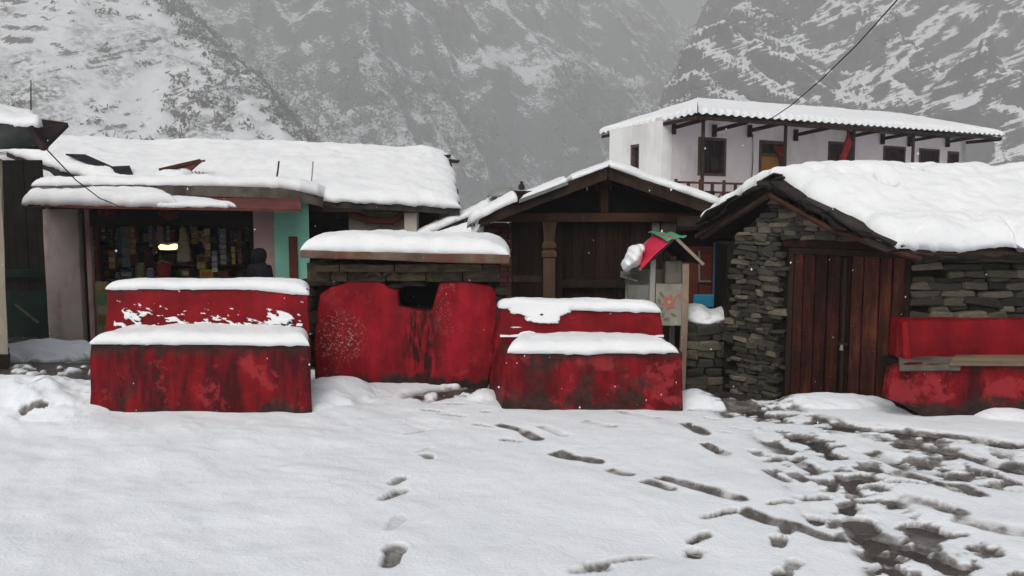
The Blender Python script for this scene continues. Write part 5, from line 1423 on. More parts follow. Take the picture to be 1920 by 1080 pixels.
# roof: ridge from front to back, tin under cloth
rp, re, rq = kp(1268, 446, -.12), kp(1200, 506, -.12), kp(1318, 494, -.12)
dpt = Vector((-.10, .75, .0))
corrugated('tin_roof', rp + dpt, rp, re, re + dpt, .09, .012, M['tin'], kk)
MB().slab([rp + dpt, rp, rq, rq + dpt], .012).build('roof_board', M['darkwood'], kk)
MB().bar(rp + Vector((0, -.02, -.01)), rq + Vector((0, -.02, -.01)), .03, .03).build('verge_stick', M['tanpost'], kk)
def cloth(name, quad, mat, n=14, amp=.012, th=.008, seed=0):
    q_ = [np.array(v) for v in quad]
    S, T = np.meshgrid(np.linspace(0, 1, n), np.linspace(0, 1, n))
    pos = (q_[0] * (1 - S[..., None]) + q_[1] * S[..., None]) * (1 - T[..., None]) + (q_[3] * (1 - S[..., None]) + q_[2] * S[..., None]) * T[..., None]
    pos[..., 2] += amp * np.sin(S * 16 + T * 5 + seed) + .02 * (fbm(S * 6, T * 6, 3, seed) - .5)
    pos[..., 1] += amp * .7 * np.sin(S * 11 + T * 9 + seed)
    o = grid_mesh(name, pos[..., 0], pos[..., 1], pos[..., 2], mat, kk)
    m = o.modifiers.new('thick', 'SOLIDIFY'); m.thickness = th
    return o
u3 = Vector((0, -.01, .025))
cloth('crimson_cloth', [rp + dpt * .9 + u3 + (re - rp) * .03, rp + u3 + (re - rp) * .05 + Vector((.0, -.03, 0)), rp + (re - rp) * 1.0 + u3 + Vector((0.01, -.03, -.01)), rp + (re - rp) * .62 + dpt * .9 + u3], M['clothred'], 16, .008, seed=2)
cloth('green_cloth', [rp + dpt + Vector((-.06, 0, .045)), rp + dpt * .95 + Vector((.18, 0, .03)), rp + Vector((.10, -.05, .012)), rp + (re - rp) * .24 + Vector((-.02, -.05, .045))], M['clothgreen'], 16, .008, seed=5)
sb = P(1183, 490, YK + .25)
snow_blob('lump of snow caught on the low end of the kiosk roof', [(tuple(P(1190, 476, YK + .12)), (.075, .20, .095)), (tuple(P(1186, 486, YK + .08)), (.08, .18, .09)), (tuple(P(1174, 497, YK + .08)), (.05, .15, .065)), (tuple(P(1200, 466, YK + .2)), (.05, .16, .05))], 3, .17)
MB().slab([kp(1164, 516, .1), kp(1164, 508, .6), kp(1196, 512, .6), kp(1196, 526, .1)], .02).build('gutter_board', M['tin'], kk, .005)
# ------------------------------------------------------------------ the shop
shop = thing('village_shop', (-4.5, 13.5, -.45), 'low village shop with open lit front, turquoise end wall and long snowy roof', 'shop')
YS = 12.8; ZG = -.6
def sx(x, Y=YS): return P(x, 420, Y).x
def sz(y, Y=YS): return P(960, y, Y).z
zc = sz(392)                                   # ceiling
MB().box((sx(80), YS, ZG), (sx(146), YS + .35, zc)).build('pillar', M['plaster'], shop, .015, 2, True, .012, 4, 3, 1)
MB().box((sx(474), YS + .02, ZG), (sx(515), YS + .35, zc)).build('pink_wall', M['pink'], shop)
MB().hexa([(sx(515) + .002, YS - .06, ZG), (sx(581), YS - .06, ZG), (sx(579, YS + 1.6), YS + 1.6, ZG), (sx(515, YS + 1.6), YS + 1.6, ZG), (sx(515) + .002, YS - .06, sz(368)), (sx(581), YS - .06, sz(368)), (sx(579, YS + 1.6), YS + 1.6, sz(368)), (sx(515, YS + 1.6), YS + 1.6, sz(368))]).build('turquoise_wall', M['turq'], shop, .01, 1)
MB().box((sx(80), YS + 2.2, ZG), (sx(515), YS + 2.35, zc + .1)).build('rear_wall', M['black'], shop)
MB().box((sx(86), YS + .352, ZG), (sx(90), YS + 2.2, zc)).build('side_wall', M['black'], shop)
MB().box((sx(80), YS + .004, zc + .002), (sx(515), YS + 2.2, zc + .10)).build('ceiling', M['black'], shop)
MB().box((sx(150), YS + .1, ZG), (sx(500), YS + 2.2, -.42)).build('floor', M['concrete'], shop)
# door posts at the left of the opening
MB().box((sx(148), YS + .1, ZG), (sx(153), YS + .16, zc)).build('door_post', M['darkwood'], shop)
MB().box((sx(156), YS + .05, ZG), (sx(165), YS + .14, zc)).build('door_post', M['pink'], shop)
MB().box((sx(168), YS + .12, ZG), (sx(173), YS + .2, zc)).build('door_post', M['brownred'], shop)
MB().box((sx(464), YS + .1, ZG), (sx(473), YS + .2, zc)).build('door_post', M['darkwood'], shop)
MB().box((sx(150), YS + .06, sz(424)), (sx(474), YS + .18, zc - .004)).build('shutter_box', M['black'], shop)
MB().box((sx(544), YS - .12, ZG), (sx(559), YS - .065, sz(443))).build('drain_board', M['brownred'], shop, .005, 1)
# porch right of the turquoise wall
MB().box((sx(581), YS + 1.6, ZG), (sx(800), YS + 1.8, sz(380))).build('porch_rear_wall', M['black'], shop)
MB().box((sx(642), YS + .5, ZG), (sx(757), YS + .62, sz(398))).build('beige_wall', M['beige'], shop)
MB().box((sx(756), YS + .1, ZG), (sx(780), YS + .42, sz(398))).build('porch_pillar', M['cream'], shop, .01, 1)
MB().box((sx(585), YS - .05, sz(398)), (sx(800), YS + .10, sz(384))).build('porch_beam', M['darkwood'], shop, .01, 1)
br_ = [P(x, y, YS + .3) for x, y in ((655, 402), (690, 412), (735, 415), (758, 400))]
MB().tube(br_, .06, 8).build('sagging_bundle', M['brownred'], shop)
# concrete slab with a rounded drooping end
zt_, zb_ = sz(346, 12.45), sz(366, 12.45)
slab = [(60, 12.5), (215, 12.45), (400, 12.4), (520, 12.4), (560, 12.45), (595, 12.6), (612, 12.85)]
drop = [-.02, 0, -.02, -.05, -.09, -.16, -.22]
m = MB()
for k in range(len(slab) - 1):
    (xa_, ya_), (xb_, yb_) = slab[k], slab[k + 1]
    a_, b_ = P(xa_, 360, ya_), P(xb_, 360, yb_)
    m.hexa([(a_.x, ya_, zb_ + drop[k]), (b_.x, yb_, zb_ + drop[k + 1]), (b_.x, YS + .5, zb_ + drop[k + 1]), (a_.x, YS + .5, zb_ + drop[k]), (a_.x, ya_, zt_ + drop[k]), (b_.x, yb_, zt_ + drop[k + 1]), (b_.x, YS + .5, zt_ + drop[k + 1]), (a_.x, YS + .5, zt_ + drop[k])])
m.build('concrete_slab', M['concrete'], shop)
fr_ = [(P(x, 360, y).x, y - .0, zt_ + d + .004) for (x, y), d in zip(slab, drop)]
bk_ = [(p[0], YS + .6, p[2]) for p in fr_]
snow_cap('long roll of snow on the concrete slab over the shop front', bk_, fr_, .15, 160, 20, (60, 7), .05, .45, 1.6, seed=101)
# sheet metal canopy
ca = [P(55, 372, 12.75), P(560, 362, 12.75)]; cb = [P(45, 384, 11.85), P(565, 392, 11.85)]
MB().slab([cb[0], cb[1], ca[1], ca[0]], .03).build('canopy', M['canopy'], shop)
MB().bar(cb[0] + Vector((.6, -.01, -.03)), cb[1] + Vector((0, -.01, -.025)), .03, .05, (0, 1, 0)).build('canopy_edge', M['canopy'], shop)
for px_ in (150, 300, 450):
    MB().bar(P(px_, 385, 11.95) + Vector((0, 0, -.04)), P(px_, 400, YS), .03, .03).build('canopy_strut', M['iron'], shop)
e = Vector((0, -.015, .006))
def al(a, b, f): return a + (b - a) * f
snow_cap('thick snow on the left half of the shop canopy', [al(ca[0], ca[1], -.01) + e, al(ca[0], ca[1], .5) + e], [al(cb[0], cb[1], -.01) + e, al(cb[0], cb[1], .56) + e], .22, 120, 24, (9, 8), .05, .35, 1.4, seed=103, ends=(1, 1, 1, 1))
snow_cap('thin tapering tongue of snow on the shop canopy', [al(ca[0], ca[1], .38) + e, al(al(ca[0], cb[0], .55), al(ca[1], cb[1], .55), .70) + e], [al(cb[0], cb[1], .45) + e, al(cb[0], cb[1], .79) + e], .09, 80, 16, (5, 5), .10, .5, 2.4, seed=104)
# the long main roof
tp = [P(40, 268, 16.4), P(300, 272, 16.4), P(640, 280, 16.2), P(790, 287, 16.0), P(845, 298, 15.9)]
bt = [P(12, 285, 14.9), P(110, 318, 14.0), P(215, 350, 13.3), P(420, 362, 13.05), P(610, 378, 12.75), P(740, 384, 12.7), P(862, 392, 12.7)]
n = 24; ts_ = np.linspace(0, 1, n)
T0, B0 = resample(tp, ts_), resample(bt, ts_)
m = MB()
for k in range(n - 1):
    q = [Vector(B0[k]), Vector(B0[k + 1]), Vector(T0[k + 1]), Vector(T0[k])]
    d = Vector((0, 0, -.09)); m.hexa([v + d for v in q] + q)
m.build('roof', M['slate'], shop)
m = MB(); q = [Vector(T0[0]), Vector(T0[-1]), Vector(T0[-1]) + Vector((0, 3, -1.4)), Vector(T0[0]) + Vector((0, 3, -1.4))]
m.hexa([v + Vector((0, 0, -.09)) for v in q] + q); m.build('rear_roof', M['slate'], shop)
MB().box((sx(22), 15.0, ZG), (sx(800), 18.0, sz(384))).build('house_wall', M['mortar'], shop)
MB().bar(P(852, 355, 13.6), P(856, 395, 13.6), .12, .15, (0, 1, 0)).build('verge_board', M['slate'], shop)
up = Vector((0, 0, .01))
snow_cap('long deep snow field on the main shop roof', [p + up for p in tp], [p + up + Vector((0, -.03, 0)) for p in bt], .17, 220, 60, (50, 18), .06, .40, 1.3, seed=107)
for (x, y, w) in ((822, 290, .42), (845, 300, .30)):
    c = P(x, y, 15.6)
    o = MB().slab([c + Vector((-w / 2, -.2, 0)), c + Vector((w / 2, -.2, -.03)), c + Vector((w / 2, .4, .03)), c + Vector((-w / 2, .4, .05))], .05).build('ridge_slate', M['slate'], shop)
# dark flaps where the roof shows through
for i, (q, lb) in enumerate(((((122, 288), (160, 289), (212, 312), (178, 311)), 'long dark roofing felt flap showing through the shop roof snow'), (((202, 312), (243, 310), (252, 332), (225, 331)), 'square dark roofing felt flap at the edge of the shop roof snow'))):
    Yq = 13.75 - .35 * i
    pts = [P(x, y, Yq + (.0 if k > 1 else .35)) for k, (x, y) in enumerate(q)]
    o = MB().slab(pts, .03).build('felt_flap', M['tarp'], None, .004, 1); tag(o, lb, 'roofing felt')
# propped red panel with a wire rack beside it
pp = thing('propped_panel', tuple(P(335, 330, 13.2)), 'tilted red-brown panel sticking out of the shop roof snow with a wire rack', 'panel')
a_, b_, c_ = P(298, 318, 13.15), P(376, 300, 13.35), P(342, 334, 13.05)
d_ = P(306, 312, 13.5)
MB().slab([c_, b_, b_ + Vector((-.02, .25, .02)), a_], .04).build('panel', M['canopy'], pp)
MB().bar(a_, b_, .03, .04).build('panel_edge', M['beamwood'], pp)
MB().bar(P(336, 318, 13.0), P(348, 335, 13.0), .012, .012).build('prop_stick', M['tanpost'], pp)
for k in range(5):
    MB().tube([P(352 + 7 * k, 318 + k, 13.1), P(357 + 7 * k, 336, 12.95)], .006, 5).build('rack_wire', M['iron'], pp)
sc_ = P(318, 336, 12.9)
snow_cap('small mound of snow at the foot of the tilted red-brown panel', [sc_ + Vector((-.35, .35, .02)), sc_ + Vector((.35, .35, .02))], [sc_ + Vector((-.4, -.15, -.08)), sc_ + Vector((.3, -.15, -.08))], .17, 30, 20, (4, 4), .03, .3, 3, seed=111)
for (x, y0, y1, h, lb) in ((521, 302, 338, .014, 'short dark iron rod standing in the shop roof snow'), (585, 303, 356, .012, 'tall thin pale rod at the edge of the shop roof snow')):
    o = MB().tube([P(x - 3, y1, 13.0), P(x, (y0 + y1) / 2, 13.0), P(x + 2, y0, 13.0)], h, 6).build('roof_rod', M['iron'] if x < 550 else M['greypost']); tag(o, lb, 'rod')

# shelves and goods inside
zsh = [sz(520, 14.2), sz(496, 14.2), sz(453, 14.2)]
rack = thing('shop_shelf', (sx(320, 14.2), 14.3, -.42), 'dark wooden shelf rack along the back of the shop', 'shelf')
x0, x1 = sx(180, 14.2), sx(462, 14.2)
for z in zsh + [-.1]:
    MB().box((x0, 14.1, z - .025), (x1, 14.55, z)).build('shelf_board', M['postwood'], rack)
for x in (x0, sx(265, 14.2), sx(362, 14.2), x1):
    MB().box((x - .02, 14.12, -.42), (x + .02, 14.5, sz(425, 14.2))).build('upright', M['darkwood'], rack)
ctr = thing('shop_counter', (sx(310, 13.4), 13.4, -.42), 'low wooden shop counter in front of the shelves', 'counter')
zk = sz(522, 13.3)
MB().box((sx(205, 13.3), 13.2, -.42), (sx(440, 13.3), 13.6, zk - .04)).build('counter_body', M['shedwood'], ctr)
MB().box((sx(202, 13.3), 13.15, zk - .038), (sx(443, 13.3), 13.65, zk)).build('counter_top', M['postwood'], ctr)
GC = {}
def gm(c, rough=.5):
    k = tuple(c)
    if k not in GC: GC[k] = matte('goods_%d' % len(GC), tuple(v * .35 for v in c), tuple(v * .8 for v in c), 26, rough, .0)
    return GC[k]
def jar(x, z, Y, r, h, c, lidc, label):
    t = thing('jar', (x, Y, z), label, 'jar', 'jars in the shop')
    MB().lathe((x, Y, z), [(r * .9, 0), (r, .02), (r, h * .75), (r * .75, h * .86), (r * .72, h * .9)], 12).build('body', gm(c, .25), t, 0, 2, True)
    MB().lathe((x, Y, z + h * .9), [(r * .8, 0), (r * .8, h * .1), (r * .7, h * .12)], 12).build('lid', gm(lidc, .4), t, 0, 2, True)
def carton(x, z, Y, w, h, d, c, c2, label):
    t = thing('carton', (x, Y, z), label, 'carton', 'cartons in the shop')
    MB().box((x - w / 2, Y - d / 2, z + .001), (x + w / 2, Y + d / 2, z + h)).build('box', gm(c), t, .004, 1)
    MB().box((x - w * .38, Y - d / 2 - .004, z + h * .3), (x + w * .38, Y - d / 2 - .001, z + h * .75)).build('print_panel', gm(c2), t)
def bottle(x, z, Y, r, h, c, capc, label):
    t = thing('bottle', (x, Y, z), label, 'bottle', 'bottles in the shop')
    MB().lathe((x, Y, z), [(r, 0), (r, h * .6), (r * .4, h * .78), (r * .36, h * .92)], 10).build('body', gm(c, .2), t, 0, 2, True)
    MB().lathe((x, Y, z + h * .92), [(r * .42, 0), (r * .42, h * .08)], 10).build('cap', gm(capc), t)
    MB().lathe((x, Y, z + h * .2), [(r * 1.02, 0), (r * 1.02, h * .25)], 10).build('wrapper', gm(capc), t)
def strip(x, zt2, Y, w, n_, h, c, c2, label):
    t = thing('packet_strip', (x, Y, zt2 - n_ * h), label, 'packet strip', 'packet strips hanging in the shop')
    MB().tube([(x, Y, sz(423)), (x, Y, zt2)], .004, 4).build('string', M['wire'], t)
    for k in range(n_):
        z1_ = zt2 - k * h
        MB().hexa([(x - w / 2, Y - .01, z1_ - h + .006), (x + w / 2, Y - .012, z1_ - h + .006), (x + w / 2, Y + .012, z1_ - h + .006), (x - w / 2, Y + .01, z1_ - h + .006), (x - w / 2, Y - .022 + .01 * (k % 2), z1_ - .004), (x + w / 2, Y - .018, z1_ - .004), (x + w / 2, Y + .018, z1_ - .004), (x - w / 2, Y + .02, z1_ - .004)]).build('packet', gm(c if k % 2 == 0 else c2), t, .006, 1)
O_, Yl, Gn, Rd, Bl, Wh, Pu, Be, Gy, Te, Br = (.55, .16, .05), (.55, .42, .06), (.06, .20, .06), (.50, .05, .04), (.04, .18, .35), (.55, .55, .52), (.30, .24, .38), (.55, .45, .28), (.30, .31, .30), (.06, .26, .24), (.16, .08, .05)
YH = 13.05
def hx(x): return sx(x, YH)
def hz_(y): return sz(y, YH)
strip(hx(247), hz_(418), YH, .09, 6, .085, O_, (.60, .26, .12), 'strip of orange snack packets hanging left in the shop opening')
strip(hx(228), hz_(424), YH + .1, .13, 4, .17, Gy, (.22, .30, .30), 'strip of big grey packets beside the orange snack strip')
strip(hx(212), hz_(428), YH + .2, .10, 5, .12, Te, (.05, .18, .2), 'strip of teal packets left of the big grey packets')
strip(hx(166), hz_(452), YH, .07, 5, .09, Be, (.6, .56, .42), 'strip of small cream sachets by the left door post')
strip(hx(177), hz_(462), YH + .02, .06, 4, .09, (.5, .45, .3), Be, 'shorter strip of cream sachets, second from the left door post')
strip(hx(207), hz_(470), YH, .10, 3, .10, (.5, .25, .12), Be, 'short strip of tan packets low at the left of the shop opening')
strip(hx(388), hz_(428), YH, .09, 4, .12, Be, (.35, .22, .08), 'strip of beige and brown packets right of the lamp')
strip(hx(398), hz_(470), YH + .05, .09, 4, .09, Gy, Wh, 'low strip of silver packets under the beige and brown strip')
strip(hx(417), hz_(428), YH, .10, 7, .085, Gy, (.4, .4, .4), 'long strip of silver-grey packets near the right door post')
strip(hx(436), hz_(462), YH, .06, 3, .10, Yl, (.4, .45, .08), 'strip of yellow-green sachets next to the right door post')
strip(hx(446), hz_(432), YH + .05, .08, 6, .09, (.25, .06, .06), Br, 'strip of maroon packets closest to the right door post')
strip(hx(292), hz_(424), YH + .15, .10, 3, .09, (.5, .3, .2), Pu, 'strip of tan and purple packets above the lamp')
strip(hx(360), hz_(424), YH + .1, .11, 3, .10, (.32, .2, .06), (.4, .3, .1), 'strip of ochre packets high up between lamp and beige strip')
more = [(186, 'brown and cream', Br, Be), (196, 'dark green', Gn, (.1, .25, .1)), (270, 'pale lilac', Pu, Wh), (281, 'rust red', (.3, .08, .04), Br), (306, 'pale grey', Gy, Wh), (372, 'dull gold', (.3, .22, .05), Be), (406, 'dark blue', (.03, .06, .14), Bl), (427, 'dark red', (.28, .03, .03), Br), (455, 'dull green', (.08, .12, .05), Gn)]
for i, (x, nm, c, c2) in enumerate(more):
    strip(hx(x), hz_(422 + (i * 7) % 13), YH + .12 + .05 * (i % 3), .055, 4 + (i * 5) % 4, .06, c, c2, 'narrow strip of %s sachets in the shop opening' % nm)
cb_ = thing('hanging_bag', (hx(338), 13.2, 0), 'large cream cloth bag hanging just right of the lamp', 'bag')
MB().hexa([(hx(322), 13.15, hz_(490)), (hx(350), 13.15, hz_(492)), (hx(350), 13.28, hz_(492)), (hx(322), 13.28, hz_(490)), (hx(330), 13.18, hz_(428)), (hx(341), 13.18, hz_(428)), (hx(341), 13.24, hz_(428)), (hx(330), 13.24, hz_(428))]).build('bag', gm(Be, .9), cb_, .02, 2, True, .02, 3, 5)
MB().tube([(hx(335), 13.21, hz_(424)), (hx(335), 13.21, hz_(430))], .015, 6).build('knot', gm(Be, .9), cb_)
rr = random.Random(77)
ordn = ['first', 'second', 'third', 'fourth', 'fifth', 'sixth', 'seventh', 'eighth', 'ninth', 'tenth', 'eleventh', 'twelfth']
cols = [('orange', O_), ('yellow', Yl), ('green', Gn), ('red', Rd), ('blue', Bl), ('white', Wh), ('purple', Pu), ('cream', Be), ('grey', Gy), ('teal', Te), ('brown', Br)]
for si, (z, sname, hmax) in enumerate(((zsh[2], 'top', .22), (zsh[1], 'middle', .30), (zsh[0], 'lower', .17))):
    x = x0 + .08; k = 0
    while x < x1 - .12 and k < 12:
        nm, c = rr.choice(cols); kind = rr.choice(['carton', 'bottle', 'jar', 'carton'])
        h = hmax * rr.uniform(.6, .95); w = rr.uniform(.10, .19)
        lb = '%s %s, %s item from the left on the %s shop shelf' % (nm, kind, ordn[k], sname)
        if kind == 'carton': carton(x + w / 2, z, 14.25, w, h, .18, c, rr.choice(cols)[1], lb)
        elif kind == 'jar': jar(x + w / 2, z, 14.25, min(w, .15) / 2, min(h, .2), c, rr.choice(cols)[1], lb)
        else: bottle(x + w / 2, z, 14.25, min(w, .10) / 2, h, c, rr.choice(cols)[1], lb)
        x += w + rr.uniform(.03, .10); k += 1
def cx_(x): return sx(x, 13.35)
carton(cx_(238), zk, 13.35, .22, .14, .2, Bl, Be, 'blue carton on the shop counter below the orange snack strip')
jar(cx_(217), zk, 13.35, .05, .10, Wh, Wh, 'small white tub at the left end of the shop counter')
jar(cx_(262), zk, 13.30, .08, .26, (.30, .26, .10), Gy, 'tall olive sweets jar on the shop counter')
jar(cx_(280), zk, 13.32, .075, .17, Pu, Wh, 'lilac sweets jar between olive jar and red tub on the counter')
t = thing('tub', (cx_(304), 13.35, zk), 'bright red plastic tub on the shop counter under the lamp', 'tub')
MB().lathe((cx_(304), 13.35, zk), [(.10, 0), (.13, .25), (.135, .26), (.125, .26), (.095, .02)], 16).build('tub_wall', gm(Rd, .4), t, 0, 2, True)
MB().tube([(cx_(304) - .13, 13.35, zk + .24), (cx_(304), 13.3, zk + .30), (cx_(304) + .13, 13.35, zk + .24)], .008, 6).build('tub_handle', gm(Wh), t)
carton(cx_(388), zk, 13.35, .22, .15, .2, Yl, O_, 'yellow carton at the right end of the shop counter')
carton(cx_(376), zk + .151, 13.38, .15, .12, .15, (.5, .38, .05), Be, 'smaller yellow carton stacked on the carton at the right end of the counter')
carton(cx_(345), zk, 13.40, .14, .16, .15, Br, Be, 'brown carton right of the red tub on the counter')
carton(cx_(418), zk, 13.35, .20, .12, .2, (.28, .05, .05), Br, 'dark red carton last on the right of the counter')
# red basins hung under the ceiling
for (x, y, lb) in ((203, 398, 'red plastic basin hung under the canopy above the teal packets'), (317, 401, 'red plastic basin hung under the canopy above the lamp')):
    c = P(x, y, 12.45)
    t = thing('basin', tuple(c), lb, 'basin', 'red basins hung in the shop front')
    MB().lathe(c + Vector((0, 0, -.09)), [(.03, 0), (.10, .015), (.14, .07), (.155, .12), (.165, .125), (.15, .125)], 18).build('bowl', gm((.22, .02, .025), .45), t, 0, 2, True)
    MB().tube([c + Vector((0, 0, .03)), Vector((c.x, c.y, P(x, 388, 12.45).z - .03))], .006, 5).build('hook', M['iron'], t)
# lit lamp
lamp = thing('strip_lamp', tuple(P(315, 463, 13.3)), 'lit yellowish strip lamp hanging in the shop', 'lamp')
lm = NT('lamp_glow'); lm.b.inputs['Emission Color'].default_value = (1, .80, .42, 1); lm.b.inputs['Emission Strength'].default_value = 2.6; lm.color((1, .9, .6))
la, lb_ = P(298, 463, 13.3), P(332, 463, 13.3)
MB().tube([(la.x, 13.31, la.z + .02), (la.x + .02, 13.31, la.z), ((la.x + lb_.x) / 2, 13.31, la.z - .012), (lb_.x - .03, 13.31, la.z + .006), (lb_.x, 13.31, la.z + .03)], [.022, .046, .040, .052, .03], 12).build('tube', lm.m, lamp, 0, 2, True)
MB().box((la.x - .03, 13.29, la.z + .052), (lb_.x + .03, 13.33, la.z + .075)).build('holder', gm(Wh), lamp)
MB().tube([(la.x + .05, 13.31, la.z + .075), (la.x + .05, 13.31, zc)], .005, 5).build('cord', M['wire'], lamp)
# painted board left of the bench
pb = thing('poster_board', tuple(P(190, 615, 12.75)), 'narrow board with faded yellow and green print beside the left door post', 'board')
a_, b_ = P(178, 528, 12.7), P(206, 612, 12.7)
MB().box((a_.x, 12.7, b_.z - .3), (b_.x, 12.73, a_.z)).build('board', gm((.36, .30, .16), .7), pb)
for k, (f0, f1, c) in enumerate(((.02, .22, (.42, .34, .16)), (.26, .5, (.18, .30, .16)), (.54, .72, (.45, .38, .3)), (.76, .97, (.28, .2, .05)))):
    MB().box((a_.x + .02, 12.692, a_.z + (b_.z - a_.z) * f1), (b_.x - .02, 12.699, a_.z + (b_.z - a_.z) * f0)).build('print_panel', gm(c, .7), pb)

# ------------------------------------------------------------------ person in a dark hooded coat
pr = thing('person', (P(486, 470, 12.1).x, 12.1, -.44), 'person in a dark hooded coat standing by the shop', 'person')
px0, py0, gz0 = P(486, 470, 12.1).x, 12.1, -.44
H = P(486, 467, 12.1).z - gz0
k = H / 1.70
verts = [(0, 0, .95, .15, .12), (0, 0, 1.12, .16, .12), (0, .0, 1.32, .19, .13), (0, .0, 1.42, .12, .10), (0, -.01, 1.50, .06, .06), (0, -.01, 1.60, .085, .10), (0, -.01, 1.66, .06, .075),
         (.10, 0, .90, .10, .10), (.11, -.02, .50, .07, .07), (.11, .03, .10, .05, .05), (.115, -.10, .04, .045, .035),
         (-.10, 0, .90, .10, .10), (-.11, -.02, .50, .07, .07), (-.11, .03, .10, .05, .05), (-.115, -.10, .04, .045, .035),
         (.20, 0, 1.38, .08, .08), (.27, .02, 1.10, .062, .062), (.24, -.08, .87, .045, .045), (.23, -.11, .79, .03, .045),
         (-.20, 0, 1.38, .08, .08), (-.27, .02, 1.10, .062, .062), (-.24, -.08, .87, .045, .045), (-.23, -.11, .79, .03, .045)]
eds = [(0, 1), (1, 2), (2, 3), (3, 4), (4, 5), (5, 6), (0, 7), (7, 8), (8, 9), (9, 10), (0, 11), (11, 12), (12, 13), (13, 14), (2, 15), (15, 16), (16, 17), (17, 18), (2, 19), (19, 20), (20, 21), (21, 22)]
fa = math.radians(150)       # turned towards the shop, a little to the side
for sgn, base in ((1, 18), (-1, 22)):
    hb = Vector(verts[base][:3])
    for fi in range(5):      # five fingers, relaxed
        if fi < 4:
            o1 = hb + Vector((sgn * (.012), -.030 + fi * .020, -.05)); L_ = (.055, .065, .062, .048)[fi]
            a_ = o1; b_ = o1 + Vector((-sgn * .006, -.006, -L_ * .55)); c_ = b_ + Vector((-sgn * .018, -.012, -L_ * .45))
        else:
            a_ = hb + Vector((-sgn * .01, -.045, -.01)); b_ = a_ + Vector((-sgn * .012, -.028, -.03)); c_ = b_ + Vector((0, -.008, -.028))
        i0 = len(verts)
        verts += [tuple(a_) + (.011, .011), tuple(b_) + (.009, .009), tuple(c_) + (.007, .007)]
        eds += [(base, i0), (i0, i0 + 1), (i0 + 1, i0 + 2)]
me = bpy.data.meshes.new('body')
def turn(v): return (v[0] * math.cos(fa) - v[1] * math.sin(fa), v[0] * math.sin(fa) + v[1] * math.cos(fa), v[2])
me.from_pydata([(px0 + turn(v)[0] * k, py0 + turn(v)[1] * k, gz0 + turn(v)[2] * k) for v in verts], eds, [])
body = link_mesh('body', me, None, pr)
coat = matte('dark_navy_coat', (.006, .006, .010), (.014, .013, .020), 6, .85, .3, 40); skin = matte('skin', (.30, .17, .11), (.38, .22, .15), 8, .6, 0); trous = matte('dark_trousers', (.01, .01, .012), (.02, .02, .022), 6, .9, .2, 40)
sk = body.modifiers.new('skin', 'SKIN'); sk.use_smooth_shade = True
for i, v in enumerate(verts):
    me.skin_vertices[0].data[i].radius = (v[3] * k, v[4] * k)
    me.skin_vertices[0].data[i].use_root = (i == 0)
sb_ = body.modifiers.new('sub', 'SUBSURF'); sb_.levels = 1; sb_.render_levels = 2
me.materials.append(coat)
def at_body(x, y, z): 
    t_ = turn((x, y, z)); return Vector((px0 + t_[0] * k, py0 + t_[1] * k, gz0 + t_[2] * k))
# hood: shell open at the face, with a peak at the back
hm_ = MB(); nu, nv = 18, 12
for j in range(nv):
    ph = math.pi * (j / (nv - 1)) * .94
    for i in range(nu):
        th_ = math.pi * 2 * i / nu
        # axis runs from the back of the head (+y) to the face (-y)
        rad = math.sin(ph) * (.128 + .012 * math.sin(3 * th_))
        x_, z_ = rad * math.cos(th_), rad * math.sin(th_) * 1.28
        y_ = .125 * math.cos(ph) + .03 * math.exp(-((th_ - math.pi / 2) / .6) ** 2) * (1 if j < 5 else 0)
        hm_.v.append(tuple(at_body(x_, y_ + .0, 1.585 + z_ - .012)))
for j in range(nv - 1):
    if j > 8: continue
    for i in range(nu):
        i2 = (i + 1) % nu
        hm_.f.append((j * nu + i, j * nu + i2, (j + 1) * nu + i2, (j + 1) * nu + i))
ho_ = hm_.build('hood', coat, pr, 0, 2, True); ho_.modifiers.new('thick', 'SOLIDIFY').thickness = .012
# face inside the hood
fm = MB(); fm.lathe(at_body(0, -.02, 1.50), [(.02, 0), (.055, .03), (.072, .09), (.07, .14), (.04, .17)], 14); fm.build('face', skin, pr, 0, 2, True)
MB().hexa([at_body(-.012, -.095, 1.555), at_body(.012, -.095, 1.555), at_body(.012, -.07, 1.555), at_body(-.012, -.07, 1.555), at_body(-.006, -.085, 1.60), at_body(.006, -.085, 1.60), at_body(.006, -.07, 1.60), at_body(-.006, -.07, 1.60)]).build('nose', skin, pr, .003, 1)
cm = MB(); prof = [(.0, .62), (.24, .62), (.235, .80), (.205, 1.02), (.215, 1.22), (.205, 1.36), (.12, 1.46), (.075, 1.50)]
n = 20
for r_, z_ in prof:
    for i in range(n):
        a_ = 2 * math.pi * i / n
        cm.v.append(tuple(at_body(r_ * 1.08 * math.cos(a_), r_ * .72 * math.sin(a_), z_)))
for j in range(len(prof) - 1):
    for i in range(n):
        cm.f.append((j * n + i, j * n + (i + 1) % n, (j + 1) * n + (i + 1) % n, (j + 1) * n + i))
cm.build('coat', coat, pr, 0, 2, True)

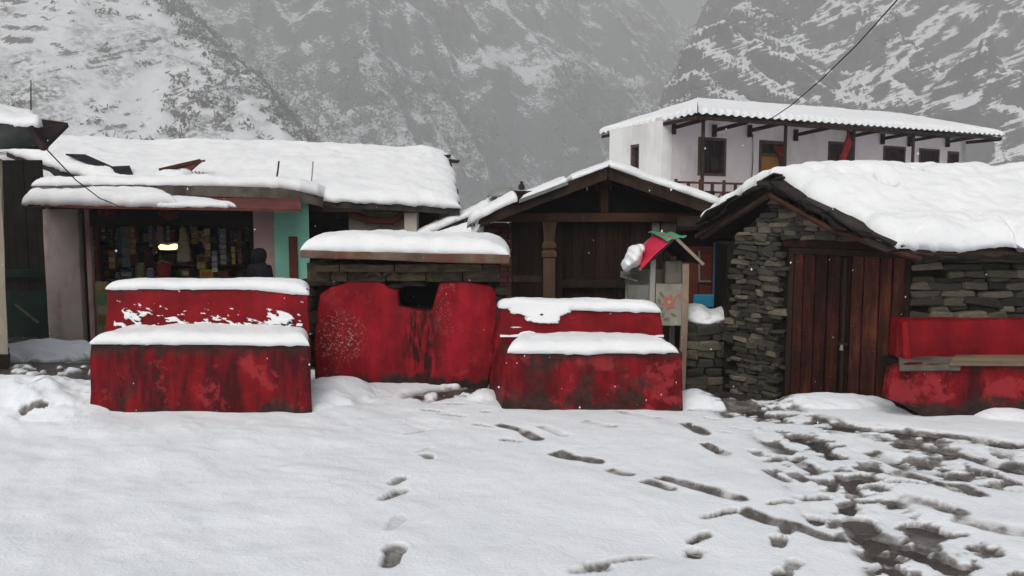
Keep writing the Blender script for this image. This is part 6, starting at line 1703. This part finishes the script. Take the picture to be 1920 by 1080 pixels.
# ------------------------------------------------------------------ house corner at the left edge
lh = thing('corner_house', (-6.2, 9.2, -.3), 'corner of a beige plastered house with black felt eave at the far left', 'house')
YL = 8.9
xe = P(20, 500, YL).x
MB().hexa([(xe - 3, YL, -.6), (P(14, 700, YL).x, YL, -.6), (P(10, 700, 11.5).x, 11.5, -.6), (xe - 3, 11.5, -.6), (xe - 3, YL, 2.2), (P(4, 300, YL).x, YL, 2.2), (P(2, 300, 11.5).x, 11.5, 2.2), (xe - 3, 11.5, 2.2)]).build('wall', M['beige'], lh, .02, 2, True, .02, 5, 2)
MB().hexa([(xe - 3, YL - .02, -.6), (P(20, 700, YL).x, YL - .02, -.6), (P(19, 700, 9.4).x, 9.4, -.6), (xe - 3, 9.4, -.6), (xe - 3, YL - .02, .02), (P(17, 640, YL).x, YL - .02, .02), (P(16, 640, 9.4).x, 9.4, .02), (xe - 3, 9.4, .02)]).build('plinth', M['mortar'], lh, .02, 2, True, .02, 3, 3)
e0, e1 = P(84, 272, 8.2), P(70, 236, 8.7)
ra = [P(-160, 262, 8.2), e0, e1 + Vector((0, .6, .1)), P(-160, 190, 9.2)]
MB().slab(ra, .05).build('roof', M['darkwood'], lh)
# sagging felt over the eave
S, T = np.meshgrid(np.linspace(0, 1, 30), np.linspace(0, 1, 10))
pa = np.array(P(-60, 228, 8.15)) * (1 - S[..., None]) + np.array(P(72, 240, 8.15)) * S[..., None]
pb_ = np.array(P(-60, 285, 8.05)) * (1 - S[..., None]) + np.array(P(80, 274, 8.15)) * S[..., None]
pos = pa * (1 - T[..., None]) + pb_ * T[..., None]
pos[..., 1] += -.04 * np.sin(T * 3.1) + .05 * (fbm(S * 6, T * 3, 3, 5) - .5)
o = grid_mesh('felt', pos[..., 0], pos[..., 1], pos[..., 2], M['greytarp'], lh); o.modifiers.new('thick', 'SOLIDIFY').thickness = .02
MB().bar(P(58, 238, 8.1), P(84, 280, 8.1), .05, .07, (0, 1, 0)).build('eave_board', M['darkwood'], lh)
snow_cap('snow roll on the black eave of the corner house at the far left', [P(-170, 178, 9.2), P(62, 222, 9.2)], [P(-170, 222, 8.1), P(76, 238, 8.12)], .13, 60, 20, (30, 7), .05, .4, 2.4, seed=121)
o = MB().tube([P(58, 226, 9.0), P(58, 150, 9.0)], [.008, .005], 6).build('aerial_rod', M['iron']); tag(o, 'thin aerial rod on the snowy eave at the far left', 'rod')
c0, c1 = P(80, 272, 8.1), P(222, 386, 11.9)
o = MB().tube([c0, c0 * .66 + c1 * .34 - Vector((0, 0, .10)), c0 * .33 + c1 * .67 - Vector((0, 0, .10)), c1], .007, 5).build('cable', M['wire']); tag(o, 'thin cable sagging from the far left eave to the shop canopy', 'cable')
# dark yard wall and green boards in the gap beside the shop, colours darkened as alley shade
gw = thing('yard_gate', (-7.6, 13.3, -.5), 'dark boarded yard gate with dull green rail in the gap left of the shop', 'gate')
x = P(-20, 450, 13.2).x; rr = random.Random(9)
while x < P(84, 450, 13.2).x:
    w = rr.uniform(.13, .2)
    MB().box((x + .004, 13.2 + rr.uniform(0, .015), -.6), (x + w - .004, 13.24, sz(300, 13.2))).build('board', M['black'], gw)
    x += w
MB().box((P(-20, 450, 13.1).x, 13.14, sz(520, 13.15)), (P(80, 450, 13.1).x, 13.19, sz(505, 13.15))).build('rail', M['greenpaint'], gw)
MB().box((P(-20, 450, 13.1).x, 13.16, -.55), (P(80, 450, 13.1).x, 13.192, sz(545, 13.15))).build('lower_panel', M['greenpaint'], gw)
MB().bar(P(28, 570, 13.0), P(72, 605, 13.0), .03, .03).build('brace', M['concrete'], gw)
